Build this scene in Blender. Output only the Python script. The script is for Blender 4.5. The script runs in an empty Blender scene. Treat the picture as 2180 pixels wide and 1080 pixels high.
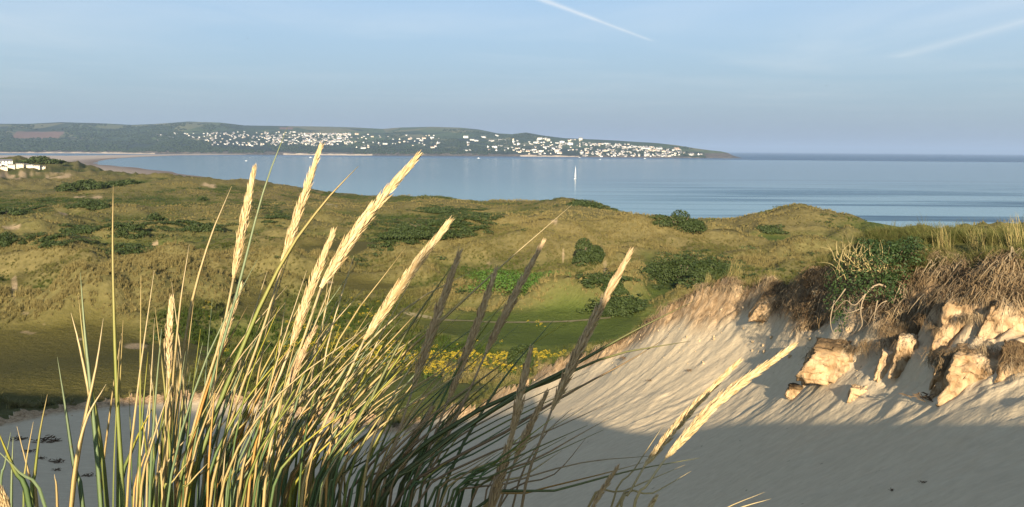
import bpy, math, random
import numpy as np
from mathutils import Vector, Matrix

random.seed(7)
rng = np.random.default_rng(7)
scene = bpy.context.scene
COL = scene.collection

# ------------------------------------------------------------------ camera
F = 1814.0                      # focal length in photograph pixels (2180 wide)
EYE = 50.0                      # metres above the sea
PITCH = math.radians(6.96)
ROLL = math.radians(0.45)
_f = Vector((0, math.cos(PITCH), -math.sin(PITCH)))
_r0 = Vector((1, 0, 0))
_u0 = Vector((0, math.sin(PITCH), math.cos(PITCH)))
_r = _r0 * math.cos(ROLL) + _u0 * math.sin(ROLL)
_u = _u0 * math.cos(ROLL) - _r0 * math.sin(ROLL)
cam_d = bpy.data.cameras.new('camera')
cam_d.sensor_width = 36.0
cam_d.lens = 36.0 * F / 2180.0
cam_d.clip_start = 0.05
cam_d.clip_end = 200000.0
cam = bpy.data.objects.new('camera', cam_d)
COL.objects.link(cam)
M = Matrix.Identity(4)
for i in range(3):
    M[i][0] = _r[i]; M[i][1] = _u[i]; M[i][2] = -_f[i]
M[2][3] = EYE
cam.matrix_world = M
scene.camera = cam


def ray(u, v):
    return _f + _r * ((u - 1090.0) / F) + _u * ((540.0 - v) / F)


def azel(u, v):
    d = ray(u, v)
    return math.atan2(d.x, d.y), d.z / math.hypot(d.x, d.y)


def at(u, v, r):
    """world point at horizontal distance r on the sight line of a photograph pixel"""
    a, t = azel(u, v)
    return Vector((r * math.sin(a), r * math.cos(a), EYE + r * t))


# ------------------------------------------------------------------ light
SUN_AZ, _t = azel(1135, 857)            # the point opposite the sun
SUN_EL = math.atan(-_t)
sun_d = bpy.data.lights.new('sun', 'SUN')
sun_d.energy = 4.8
sun_d.angle = math.radians(0.55)
sun_d.color = (1.0, 0.85, 0.64)
sun = bpy.data.objects.new('sun', sun_d)
COL.objects.link(sun)
SUN_DIR = Vector((math.sin(SUN_AZ) * math.cos(SUN_EL), math.cos(SUN_AZ) * math.cos(SUN_EL), -math.sin(SUN_EL)))
sun.rotation_euler = SUN_DIR.to_track_quat('-Z', 'Y').to_euler()
sun.location = (0, -20, 90)

world = bpy.data.worlds.new('World')
scene.world = world
world.use_nodes = True
wt = world.node_tree
scene.view_settings.view_transform = 'Standard'
scene.view_settings.look = 'None'
scene.view_settings.gamma = 1.0
scene.view_settings.exposure = 1.23
scene.cycles.use_denoising = True
scene.cycles.max_bounces = 6
scene.cycles.diffuse_bounces = 3
scene.cycles.glossy_bounces = 3
scene.cycles.transmission_bounces = 4
scene.cycles.transparent_max_bounces = 6
scene.cycles.volume_bounces = 0


class NT:
    """small helper for building node trees"""
    def __init__(self, tree):
        self.t = tree; self.n = tree.nodes; self.l = tree.links

    def new(self, kind, **kw):
        nd = self.n.new(kind)
        for k, v in kw.items():
            if k.startswith('i_'):
                key = k[2:]
                key = int(key) if key.isdigit() else key.replace('_', ' ')
                s = nd.inputs[key]
                if hasattr(v, 'is_output') or isinstance(v, bpy.types.NodeSocket):
                    self.l.new(v, s)
                else:
                    s.default_value = v
            else:
                setattr(nd, k, v)
        return nd

    def math(self, op, a, b=0.0, c=None, clamp=False):
        nd = self.n.new('ShaderNodeMath'); nd.operation = op; nd.use_clamp = clamp
        for i, v in enumerate((a, b) if c is None else (a, b, c)):
            if isinstance(v, bpy.types.NodeSocket): self.l.new(v, nd.inputs[i])
            else: nd.inputs[i].default_value = v
        return nd.outputs[0]

    def mix(self, fac, a, b, blend='MIX'):
        nd = self.n.new('ShaderNodeMix'); nd.data_type = 'RGBA'; nd.blend_type = blend
        for s, v in ((nd.inputs[0], fac), (nd.inputs[6], a), (nd.inputs[7], b)):
            if isinstance(v, bpy.types.NodeSocket): self.l.new(v, s)
            elif isinstance(v, (int, float)): s.default_value = v
            else: s.default_value = (*v, 1.0)
        return nd.outputs[2]

    def noise(self, vec, scale, detail=4.0, rough=0.55, dist=0.0, col=False):
        nd = self.new('ShaderNodeTexNoise')
        nd.inputs['Scale'].default_value = scale; nd.inputs['Detail'].default_value = detail
        nd.inputs['Roughness'].default_value = rough; nd.inputs['Distortion'].default_value = dist
        if vec is not None: self.l.new(vec, nd.inputs['Vector'])
        return nd.outputs[1 if col else 0]

    def ramp(self, fac, *stops):
        nd = self.n.new('ShaderNodeValToRGB')
        e = nd.color_ramp.elements
        while len(e) < len(stops): e.new(0.5)
        for k, (p, c) in enumerate(stops):
            e[k].position = p
            e[k].color = (c, c, c, 1) if isinstance(c, (int, float)) else (*c, 1)
        self.l.new(fac, nd.inputs[0])
        return nd.outputs[0]

    def mapping(self, vec, scale=(1, 1, 1), rot=(0, 0, 0), loc=(0, 0, 0)):
        nd = self.n.new('ShaderNodeMapping')
        nd.inputs['Scale'].default_value = scale; nd.inputs['Rotation'].default_value = rot
        nd.inputs['Location'].default_value = loc
        self.l.new(vec, nd.inputs[0])
        return nd.outputs[0]

    def attr(self, name, kind='GEOMETRY', out='Color'):
        nd = self.n.new('ShaderNodeAttribute'); nd.attribute_name = name; nd.attribute_type = kind
        return nd.outputs[out]

    def bump(self, height, strength=0.5, dist=0.02):
        nd = self.n.new('ShaderNodeBump')
        nd.inputs['Strength'].default_value = strength; nd.inputs['Distance'].default_value = dist
        self.l.new(height, nd.inputs['Height'])
        return nd.outputs[0]


# sky: physical daylight with a veil of thin high cloud and two old vapour trails
W = NT(wt)
sky = W.new('ShaderNodeTexSky', sky_type='NISHITA', sun_disc=False, sun_elevation=SUN_EL,
            sun_rotation=SUN_AZ + math.pi, altitude=50.0, air_density=1.0, dust_density=0.6, ozone_density=2.0)
tc = W.new('ShaderNodeTexCoord')
sep = W.new('ShaderNodeSeparateXYZ', i_0=tc.outputs['Generated'])
zc = W.math('MAXIMUM', sep.outputs[2], 0.02)
px_ = W.math('DIVIDE', sep.outputs[0], zc)
py_ = W.math('DIVIDE', sep.outputs[1], zc)
plane = W.new('ShaderNodeCombineXYZ', i_0=px_, i_1=py_).outputs[0]
n1 = W.noise(W.mapping(plane, (0.16, 0.20, 1), (0, 0, 0.5)), 1.0, 4.0, 0.5, 0.6)
n2 = W.noise(W.mapping(plane, (0.7, 0.30, 1), (0, 0, -0.6), (3, 1, 0)), 1.0, 6.0, 0.55, 0.9)
veil = W.math('MULTIPLY', W.ramp(n1, (0.42, 0.0), (0.72, 1.0)), W.ramp(n2, (0.30, 0.25), (0.75, 1.0)))


def trail(u0, v0, u1, v1, width, strength):
    """a vapour trail lies on a straight line of the cloud layer"""
    a = ray(u0, v0); b = ray(u1, v1)
    ax, ay, bx, by = a.x / a.z, a.y / a.z, b.x / b.z, b.y / b.z
    L = math.hypot(bx - ax, by - ay); tx, ty = (bx - ax) / L, (by - ay) / L
    dx = W.math('SUBTRACT', px_, ax); dy = W.math('SUBTRACT', py_, ay)
    al = W.math('ADD', W.math('MULTIPLY', dx, tx), W.math('MULTIPLY', dy, ty))
    ac = W.math('ABSOLUTE', W.math('SUBTRACT', W.math('MULTIPLY', dy, tx), W.math('MULTIPLY', dx, ty)))
    ac = W.math('ADD', ac, W.math('MULTIPLY', W.math('SUBTRACT', n2, 0.5), width * 1.2))
    core = W.math('SUBTRACT', 1.0, W.math('DIVIDE', ac, width), clamp=True)
    core = W.math('MULTIPLY', core, core)
    e1 = W.math('DIVIDE', W.math('SUBTRACT', al, -0.6), 0.8, clamp=True)
    e2 = W.math('DIVIDE', W.math('SUBTRACT', L, al), 0.25, clamp=True)
    return W.math('MULTIPLY', W.math('MULTIPLY', core, strength), W.math('MULTIPLY', e1, e2))


t1 = trail(1140, -6, 1395, 90, 0.07, 0.30)
t2 = trail(2215, 35, 1900, 125, 0.26, 0.17)
cov = W.math('ADD', W.math('ADD', 0.07, W.math('MULTIPLY', veil, 0.34)), W.math('ADD', t1, t2), clamp=True)
fade = W.math('MULTIPLY', W.math('SUBTRACT', sep.outputs[2], 0.03), 9.0, clamp=True)
cov = W.math('MULTIPLY', cov, fade)
clear = W.mix(1.0, sky.outputs[0], (0.72, 0.92, 1.06), 'MULTIPLY')
low = W.math('POWER', 2.718, W.math('MULTIPLY', W.math('MAXIMUM', sep.outputs[2], 0.0), -3.6))
# dull blue-grey haze thickens towards the horizon, least where the sun lights it from behind
away = W.math('ADD', 0.5, W.math('MULTIPLY', W.math('ADD', W.math('MULTIPLY', sep.outputs[0], math.sin(SUN_AZ)), W.math('MULTIPLY', sep.outputs[1], math.cos(SUN_AZ))), 0.5), clamp=True)
clear = W.mix(W.math('MULTIPLY', low, away), clear, (1.82, 2.18, 2.86))
skyc = W.mix(cov, clear, (7.4, 7.0, 6.4))
SKY_STRENGTH = 0.072
bg = wt.nodes['Background']
wt.links.new(skyc, bg.inputs[0])
bg.inputs[1].default_value = SKY_STRENGTH

# ------------------------------------------------------------------ helpers


def tag(o, label=None, category=None, group=None, kind=None):
    if label: o['label'] = label
    if category: o['category'] = category
    if group: o['group'] = group
    if kind: o['kind'] = kind
    return o


def mesh_obj(name, verts, faces, mat=None, parent=None, smooth=False, link=True):
    me = bpy.data.meshes.new(name)
    me.from_pydata([tuple(v) for v in verts], [], [tuple(f) for f in faces])
    if smooth:
        me.shade_smooth()
    if mat is not None:
        for m_ in (mat if isinstance(mat, (list, tuple)) else [mat]):
            me.materials.append(m_)
    o = bpy.data.objects.new(name, me)
    if link: COL.objects.link(o)
    if parent is not None: o.parent = parent
    return o


def mesh_np(name, V, Fq, mat=None, smooth=True, link=True):
    """V (n,3) array, Fq (m,4) or (m,3) int array"""
    me = bpy.data.meshes.new(name)
    k = Fq.shape[1]
    me.vertices.add(len(V)); me.vertices.foreach_set('co', np.ascontiguousarray(V, dtype=np.float32).ravel())
    me.loops.add(Fq.size); me.loops.foreach_set('vertex_index', np.ascontiguousarray(Fq, dtype=np.int32).ravel())
    me.polygons.add(len(Fq)); me.polygons.foreach_set('loop_start', np.arange(0, Fq.size, k, dtype=np.int32))
    me.update(calc_edges=True)
    if smooth: me.shade_smooth()
    else: me.shade_flat()
    if mat is not None:
        for m_ in (mat if isinstance(mat, (list, tuple)) else [mat]): me.materials.append(m_)
    o = bpy.data.objects.new(name, me)
    if link: COL.objects.link(o)
    return o


def set_attr(o, name, arr, typ='FLOAT_COLOR', domain='POINT'):
    a = o.data.attributes.new(name, typ, domain)
    key = {'FLOAT_COLOR': 'color', 'FLOAT': 'value', 'FLOAT_VECTOR': 'vector', 'INT': 'value'}[typ]
    a.data.foreach_set(key, np.ascontiguousarray(arr, dtype=np.int32 if typ == 'INT' else np.float32).ravel())


def empty(name, loc=(0, 0, 0)):
    o = bpy.data.objects.new(name, None)
    o.empty_display_size = 0.1
    o.location = loc
    COL.objects.link(o)
    return o


def material(name):
    m = bpy.data.materials.new(name)
    m.use_nodes = True
    t = NT(m.node_tree)
    b = m.node_tree.nodes['Principled BSDF']
    b.inputs['Roughness'].default_value = 0.9
    b.inputs['Specular IOR Level'].default_value = 0.15
    return m, t, b


def plain(name, col, rough=0.85, var=0.15, scale=3.0, spec=0.2):
    """one colour with a little procedural variation"""
    m, t, b = material(name)
    g = t.new('ShaderNodeNewGeometry')
    n = t.noise(g.outputs['Position'], scale, 4)
    hi = [min(1, c * (1 + var)) for c in col]; lo = [c * (1 - var) for c in col]
    t.l.new(t.mix(n, lo, hi), b.inputs['Base Color'])
    b.inputs['Roughness'].default_value = rough
    b.inputs['Specular IOR Level'].default_value = spec
    return m


def smooth_path(P_, n):
    """Catmull-Rom through the given points"""
    P_ = [P_[0] * 2 - P_[1]] + list(P_) + [P_[-1] * 2 - P_[-2]]
    seg = len(P_) - 3; out = []
    for i in range(n + 1):
        f_ = i / n * seg; k = min(int(f_), seg - 1); t = f_ - k
        a, b_, c, d = P_[k:k + 4]
        out.append(((b_ * 2) + (c - a) * t + (a * 2 - b_ * 5 + c * 4 - d) * t * t + (b_ * 3 - a - c * 3 + d) * t ** 3) * 0.5)
    return out


def _hash(ix, iy, seed):
    h = (ix.astype(np.int64) * 374761393 + iy.astype(np.int64) * 668265263 + seed * 974634533) & 0xFFFFFFFF
    h = ((h ^ (h >> 13)) * 1274126177) & 0xFFFFFFFF
    return ((h ^ (h >> 16)) & 0xFFFF) / 65535.0


def vnoise(x, y, seed=0):
    ix = np.floor(x); iy = np.floor(y); fx = x - ix; fy = y - iy
    sx = fx * fx * fx * (fx * (fx * 6 - 15) + 10); sy = fy * fy * fy * (fy * (fy * 6 - 15) + 10)
    a = _hash(ix, iy, seed); b = _hash(ix + 1, iy, seed); c = _hash(ix, iy + 1, seed); d = _hash(ix + 1, iy + 1, seed)
    return (a + (b - a) * sx) * (1 - sy) + (c + (d - c) * sx) * sy


def fbm(x, y, seed=0, octv=4, gain=0.5, lac=2.03):
    s = 0.0; a = 1.0; t = 0.0
    ca, sa = math.cos(0.6), math.sin(0.6)
    for k in range(octv):
        s = s + a * vnoise(x, y, seed + k * 17); t += a
        x, y = (x * ca - y * sa) * lac, (x * sa + y * ca) * lac; a *= gain
    return s / t            # 0..1


def sstep(a, b, x):
    t = np.clip((x - a) / (b - a), 0, 1)
    return t * t * (3 - 2 * t)


# ------------------------------------------------------------------ terrain heights
def tps_fit(P, Z, lam=1e-4):
    P = np.asarray(P, float); Z = np.asarray(Z, float); n = len(P)
    d = np.hypot(P[:, None, 0] - P[None, :, 0], P[:, None, 1] - P[None, :, 1])
    K = np.where(d > 1e-9, d * d * np.log(d + 1e-12), 0) + lam * np.eye(n)
    A = np.zeros((n + 3, n + 3)); A[:n, :n] = K
    A[:n, n] = 1; A[:n, n + 1:] = P; A[n:, :n] = A[:n, n:].T
    w = np.linalg.solve(A, np.concatenate([Z, [0, 0, 0]]))
    return P, w


class Field:
    """thin-plate surface over (azimuth, log distance), tabulated on a regular grid"""
    A0, A1, NA = -math.pi, math.pi, 720
    L0, L1, NL = math.log(0.25), math.log(4000.0), 420

    def __init__(self, pts):
        P, w = tps_fit([(p[0], p[1]) for p in pts], [p[2] for p in pts])
        aa = np.linspace(self.A0, self.A1, self.NA); ll = np.linspace(self.L0, self.L1, self.NL)
        self.T = np.zeros((self.NA, self.NL))
        for i, a in enumerate(aa):
            d2 = (a - P[:, 0])[None, :] ** 2 + (ll[:, None] - P[None, :, 1]) ** 2
            K = np.where(d2 > 1e-18, 0.5 * d2 * np.log(d2 + 1e-24), 0)
            self.T[i] = K @ w[:-3] + w[-3] + w[-2] * a + w[-1] * ll

    def __call__(self, az, lr):
        x = np.clip((az - self.A0) / (self.A1 - self.A0) * (self.NA - 1), 0, self.NA - 1.001)
        y = np.clip((lr - self.L0) / (self.L1 - self.L0) * (self.NL - 1), 0, self.NL - 1.001)
        i = x.astype(int); j = y.astype(int); fx = x - i; fy = y - j
        T = self.T
        return (T[i, j] * (1 - fx) + T[i + 1, j] * fx) * (1 - fy) + (T[i, j + 1] * (1 - fx) + T[i + 1, j + 1] * fx) * fy


def P(u, v, r):
    a, t = azel(u, v)
    return (a, math.log(r), EYE + r * t)


def Q(u, r, z):
    return (azel(u, 500)[0], math.log(r), z)


RIM = [(-400, 915, 52), (-150, 900, 57), (0, 886, 60), (100, 866, 61), (230, 848, 62), (330, 838, 62), (450, 832, 61), (600, 850, 60),
       (700, 872, 58), (790, 882, 56), (870, 902, 53), (940, 888, 49), (1000, 868, 45.5), (1100, 822, 41), (1200, 776, 37.5), (1250, 744, 35.5),
       (1290, 733, 34.4), (1325, 740, 33.6), (1350, 702, 32.6), (1400, 672, 31.3), (1450, 636, 30), (1490, 602, 28.8), (1530, 592, 28), (1560, 600, 27.5), (1585, 616, 27.2),
       (1620, 590, 26), (1660, 600, 25), (1710, 604, 23.8), (1770, 590, 22.2), (1850, 566, 20.4), (1950, 552, 19.2), (2050, 556, 18.4), (2180, 560, 17.2), (2350, 565, 16.8), (2700, 600, 16.2)]
SAND = [(-300, 1080, 37), (-300, 960, 45), (-150, 1080, 36.5), (-100, 950, 50), (100, 1080, 36), (100, 1000, 44), (100, 930, 53), (100, 890, 58.5), (300, 1080, 34), (300, 950, 48), (300, 880, 57),
        (600, 1080, 29), (600, 980, 38), (600, 900, 51), (900, 1080, 24), (900, 1000, 30), (900, 945, 39), (900, 915, 47),
        (1100, 1080, 20.5), (1100, 980, 25.5), (1100, 900, 32.5), (1100, 850, 38), (1300, 1080, 17.5), (1300, 980, 21), (1300, 880, 26), (1300, 800, 30.3), (1300, 755, 32.8),
        (1500, 1080, 15), (1500, 980, 18), (1500, 880, 21.8), (1500, 780, 24.9), (1500, 710, 26.8), (1500, 655, 27.8),
        (1700, 1080, 12.5), (1700, 980, 15), (1700, 900, 17.4), (1700, 800, 20), (1700, 720, 21.7), (1700, 655, 22.8),
        (1900, 1080, 10.5), (1900, 980, 12.5), (1900, 880, 14.6), (1900, 800, 15.9), (1900, 720, 16.9), (1900, 640, 17.9),
        (2100, 1080, 8.8), (2100, 980, 10.4), (2100, 900, 11.7), (2100, 820, 12.9), (2100, 740, 13.9), (2100, 650, 14.9),
        (2350, 1080, 8), (2350, 900, 10.6), (2350, 720, 12.8), (2350, 650, 13.7), (2700, 1000, 7.8), (2700, 750, 12.2)]
# crests of the dune field against the sea: (u, v, r)
SKYL = [(-250, 347, 1300), (0, 347, 1250), (100, 350, 1050), (200, 358, 860), (300, 371, 680), (400, 380, 560), (470, 383, 510), (540, 390, 460), (600, 401, 430),
        (660, 410, 420), (760, 419, 430), (830, 420, 410), (905, 416, 385), (1000, 431, 360), (1100, 434, 345), (1190, 427, 330), (1250, 434, 322), (1300, 450, 312), (1340, 456, 305),
        (1400, 470, 292), (1480, 470, 285), (1560, 474, 272), (1610, 464, 266), (1680, 450, 262), (1750, 462, 258), (1850, 474, 248), (1940, 492, 236),
        (2050, 492, 228), (2180, 490, 222), (2400, 490, 215)]

zg_pts, zs_pts = [], []
for p in RIM:
    q = P(*p)
    zg_pts.append(q)
SAND = [(u, v, r * float(np.interp(u, [1750, 1900, 2100, 2350], [1.0, 1.06, 1.125, 1.15]))) for (u, v, r) in SAND]
RIM_S = []                                             # the sand meets a smoothed rim; only the turf edge is ragged
for u in list(range(-400, 1500, 110)) + list(range(1500, 2720, 100)):
    w = [math.exp(-((k[0] - u) / 75.0) ** 2) for k in RIM]; sw = sum(w)
    RIM_S.append((u, sum(a * k[1] for a, k in zip(w, RIM)) / sw + 5, sum(a * k[2] for a, k in zip(w, RIM)) / sw))
for p in RIM_S:
    q = P(*p)
    zs_pts += [q, (q[0], q[1] + 0.05, q[2] + 1.5), (q[0], q[1] + 0.35, q[2] + 9.0)]
for p in SAND:
    q = P(*p)
    zs_pts.append(q)
    rr_ = np.interp(p[0], [k[0] for k in RIM], [k[2] for k in RIM])
    zg_pts.append((q[0], q[1], q[2] + min(3.5, max(0.45, (rr_ - p[2]) * 0.5))))
for a in np.linspace(-1.0, 1.0, 9):                    # sand just below the brow
    zs_pts += [(a, math.log(1.2), 50.4), (a, math.log(2.2), 49.15), (a, math.log(3.5), 48.0), (a, math.log(5.0), 47.1)]
    zg_pts += [(a, math.log(3.2), 48.5), (a, math.log(5), 47.9)]
for a in np.linspace(-math.pi, math.pi, 13):           # the dune top the photographer stands on
    zg_pts += [(a, math.log(0.25), 48.62), (a, math.log(0.7), 48.68)]
    if abs(a) > 2.2:
        zg_pts += [(a, math.log(2.0), 48.5), (a, math.log(6), 47.6), (a, math.log(20), 44), (a, math.log(70), 36), (a, math.log(300), 30), (a, math.log(1500), 28), (a, math.log(4000), 28)]
        zs_pts += [(a, math.log(0.7), 52), (a, math.log(6), 54), (a, math.log(30), 60), (a, math.log(300), 60), (a, math.log(4000), 60)]
# the crest runs on to either side of the photographer
for (a, r, z) in [(-1.5, 4, 48.9), (-1.5, 10, 48.3), (-1.5, 18, 48.1), (-1.5, 30, 49.3), (-1.5, 45, 49.6), (-1.5, 80, 44), (-1.5, 200, 33), (-1.5, 900, 29), (1.5, 3, 49.12), (1.5, 4.7, 49.45), (1.5, 6, 49.6), (1.5, 7.5, 49.62), (1.5, 9, 49.45), (1.5, 20, 48.2), (1.5, 60, 46), (1.5, 200, 34), (1.5, 900, 29)]:
    zg_pts.append((a, math.log(r), z)); zs_pts.append((a, math.log(r), z + 2.5))
for (a, r, z) in [(-1.0, 10, 45.5), (-1.0, 20, 41), (-1.0, 40, 35.5), (1.1, 8, 47.8), (1.1, 16, 48.3)]:
    zs_pts.append((a, math.log(r), z)); zg_pts.append((a, math.log(r), z + 1.5))
for a in np.linspace(-0.9, 0.9, 9):                    # brow: its lip throws the shadow over the bowl
    zg_pts += [(a, math.log(1.35), 49.18), (a, math.log(2.0), 48.98)] if not 0.3 < a < 0.8 else [(a, math.log(1.35), 48.75), (a, math.log(2.0), 48.6)]
for p in RIM:                                          # ground falling away behind the rim to the valley
    a, l, z = P(*p); r = math.exp(l)
    if p[0] > 1720:
        zg_pts += [(a, math.log(r * 1.06), z + 0.1), (a, math.log(r * 1.16), z + 0.1)]
    elif p[0] > 880:
        drop = min(1.0, (p[0] - 880) / 250.0)
        zg_pts.append((a, math.log(r * 1.07), z - 0.9 * drop))
        zg_pts.append((a, math.log(r * 1.35), z - 0.45 * (z - 29)))
        zg_pts.append((a, math.log(r * 1.9), z - 0.86 * (z - 29)))
    else:
        zg_pts.append((a, math.log(r * 1.12), z - 0.15))
for u in range(-700, 1300, 140):
    zg_pts += [Q(u, 95, 29.3), Q(u, 150, 29.0), Q(u, 240, 28.5)]
for u in range(1340, 1700, 110):
    zg_pts += [Q(u, 95, 30.4), Q(u, 150, 29.3), Q(u, 220, 28.5)]
for u in range(1740, 2700, 140):                       # right: the dune behind the bank
    zg_pts += [Q(u, 24, float(np.interp(u, [1740, 1880, 2020, 2160], [46.0, 46.6, 47.2, 47.5]))), Q(u, 34, 45.4), Q(u, 60, 38.5), Q(u, 110, 32.5), Q(u, 170, 29.5)]
for u in range(-700, 240, 200):
    zg_pts += [Q(u, 400, 28.2), Q(u, 650, 26.5)]
for p in SKYL:
    a, l, z = P(*p); r = math.exp(l)
    zg_pts += [(a, l, z), (a, l - 0.10, z - 1.2), (a, l + 0.12, z - 5.0), (a, l + 0.28, 6.0), (a, l + 0.45, -3.0), (a, l + 0.9, -5.0), (a, math.log(max(3000, r * 2.6)), -6.0)]
for u in (-900, -600, -420):
    zg_pts += [Q(u, 1200, 26), Q(u, 1500, 22), Q(u, 2000, 6), Q(u, 2600, -4)]
zs_pts += [Q(u, r, 60) for u in (-700, 0, 700, 1400, 2100, 2700) for r in (150, 400, 1500, 4000)]
ZG = Field(zg_pts)
ZS = Field(zs_pts)

# broad hummocks: (u, v, r, width m, depth m, height m)
HUMPS = [(1200, 500, 235, 34, 60, 2.6), (1060, 560, 175, 26, 20, 1.8), (1330, 520, 200, 22, 26, 1.6), (1680, 470, 240, 24, 30, 1.5), (1500, 500, 190, 30, 14, 1.7),
         (1700, 540, 150, 26, 12, 1.5), (1230, 655, 112, 17, 7, 1.9), (1330, 640, 112, 12, 6, 1.5), (1080, 640, 120, 12, 6, 1.2), (260, 620, 118, 15, 9, 2.4), (150, 600, 124, 9, 8, 2.2), (420, 600, 124, 14, 8, 1.8),
         (300, 560, 150, 22, 10, 1.7), (60, 540, 160, 16, 12, 2.0), (560, 570, 140, 16, 10, 1.8), (700, 560, 150, 16, 9, 1.5), (820, 540, 165, 18, 9, 1.7), (500, 470, 240, 26, 16, 2.2),
         (60, 470, 240, 22, 16, 3.0), (250, 440, 300, 40, 20, 2.4), (650, 440, 310, 30, 20, 2.4), (900, 430, 330, 30, 18, 2.0), (440, 400, 430, 30, 30, 2.4), (130, 380, 560, 60, 40, 4.0), (300, 400, 440, 40, 30, 2.5)]
HW = []
for (u, v, r, w, d, h) in HUMPS:
    a, _ = azel(u, v)
    HW.append((r * math.sin(a), r * math.cos(a), a, w, d, h))
# mown-looking turf in the hollows, outlined on the valley floor
def floor_xy(u, v, z=29.5):
    a, t = azel(u, v); r = (z - EYE) / t
    return (r * math.sin(a), r * math.cos(a))


TURF_PX = [[(-420, 985), (-420, 700), (0, 690), (90, 682), (210, 676), (330, 692), (420, 735), (450, 800), (430, 960), (230, 975)],
           [(870, 668), (1000, 660), (1080, 664), (1190, 664), (1290, 672), (1350, 668), (1410, 640), (1395, 600), (1330, 566), (1385, 556), (1440, 590), (1470, 640), (1345, 728), (1150, 748), (1010, 742), (900, 705)],
           [(560, 528), (700, 516), (840, 512), (860, 540), (720, 556), (580, 552)], [(760, 868), (900, 856), (985, 858), (1000, 960), (760, 960)], [(470, 640), (560, 625), (640, 640), (620, 655), (500, 660)], [(600, 600), (760, 588), (900, 600), (880, 612), (700, 612)], [(40, 590), (130, 640), (100, 660), (0, 620)], [(1080, 640), (1240, 632), (1230, 644), (1100, 652)],
           [(1500, 505), (1640, 500), (1760, 508), (1740, 520), (1560, 520)], [(1860, 478), (1940, 492), (1900, 500), (1840, 492)], [(300, 545), (150, 552), (90, 566), (180, 572)]]
TURF_W = [np.array([floor_xy(*q) for q in poly]) for poly in TURF_PX]


def poly_sdf(x, y, poly):
    """signed distance to a polygon, positive inside"""
    d = np.full(x.shape, 1e18); ins = np.zeros(x.shape, bool)
    n = len(poly)
    for i in range(n):
        x0, y0 = poly[i]; x1, y1 = poly[(i + 1) % n]
        ex, ey = x1 - x0, y1 - y0
        t = np.clip(((x - x0) * ex + (y - y0) * ey) / (ex * ex + ey * ey), 0, 1)
        d = np.minimum(d, (x - x0 - t * ex) ** 2 + (y - y0 - t * ey) ** 2)
        if y0 != y1:
            ins ^= ((y0 > y) != (y1 > y)) & (x < ex * (y - y0) / ey + x0)
    return np.where(ins, 1, -1) * np.sqrt(d)


# spurs and slumped ribs on the bank of the blowout: (u, v, r, along, across, height, turn)
SPURS = [(1800, 770, 19.2, 1.0, 0.6, 0.25, 0.3), (1930, 740, 17.0, 1.0, 0.35, 0.25, 0.5), (2040, 700, 15.4, 1.1, 0.4, 0.28, 0.5), (2075, 800, 13.9, 0.9, 0.5, 0.25, 0.5),
         (2150, 650, 14.4, 1.0, 0.4, 0.25, 0.5), (1640, 650, 25.2, 0.7, 0.5, 0.2, 0.3), (1880, 810, 17.2, 0.9, 0.12, 0.08, 0.6), (1960, 840, 15.8, 0.9, 0.16, 0.08, 0.6), (1760, 830, 19.0, 0.8, 0.12, 0.06, 0.6)]
SPURS = [(u, v, r * float(np.interp(u, [1750, 1900, 2100, 2350], [1.0, 1.06, 1.125, 1.15])), al, ac, h, t) for (u, v, r, al, ac, h, t) in SPURS]
SW = [(r * math.sin(azel(u, v)[0]), r * math.cos(azel(u, v)[0]), al, ac, h, t) for (u, v, r, al, ac, h, t) in SPURS]


SK_A = [azel(p[0], p[1])[0] for p in SKYL]; SK_R = [p[2] for p in SKYL]


def gauss(x, y, cx, cy, turn, w, d):
    c, s = math.cos(turn), math.sin(turn)
    dx = x - cx; dy = y - cy
    e = ((dx * c - dy * s) / w) ** 2 + ((dx * s + dy * c) / d) ** 2
    return np.exp(-np.minimum(e, 30.0))


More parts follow.
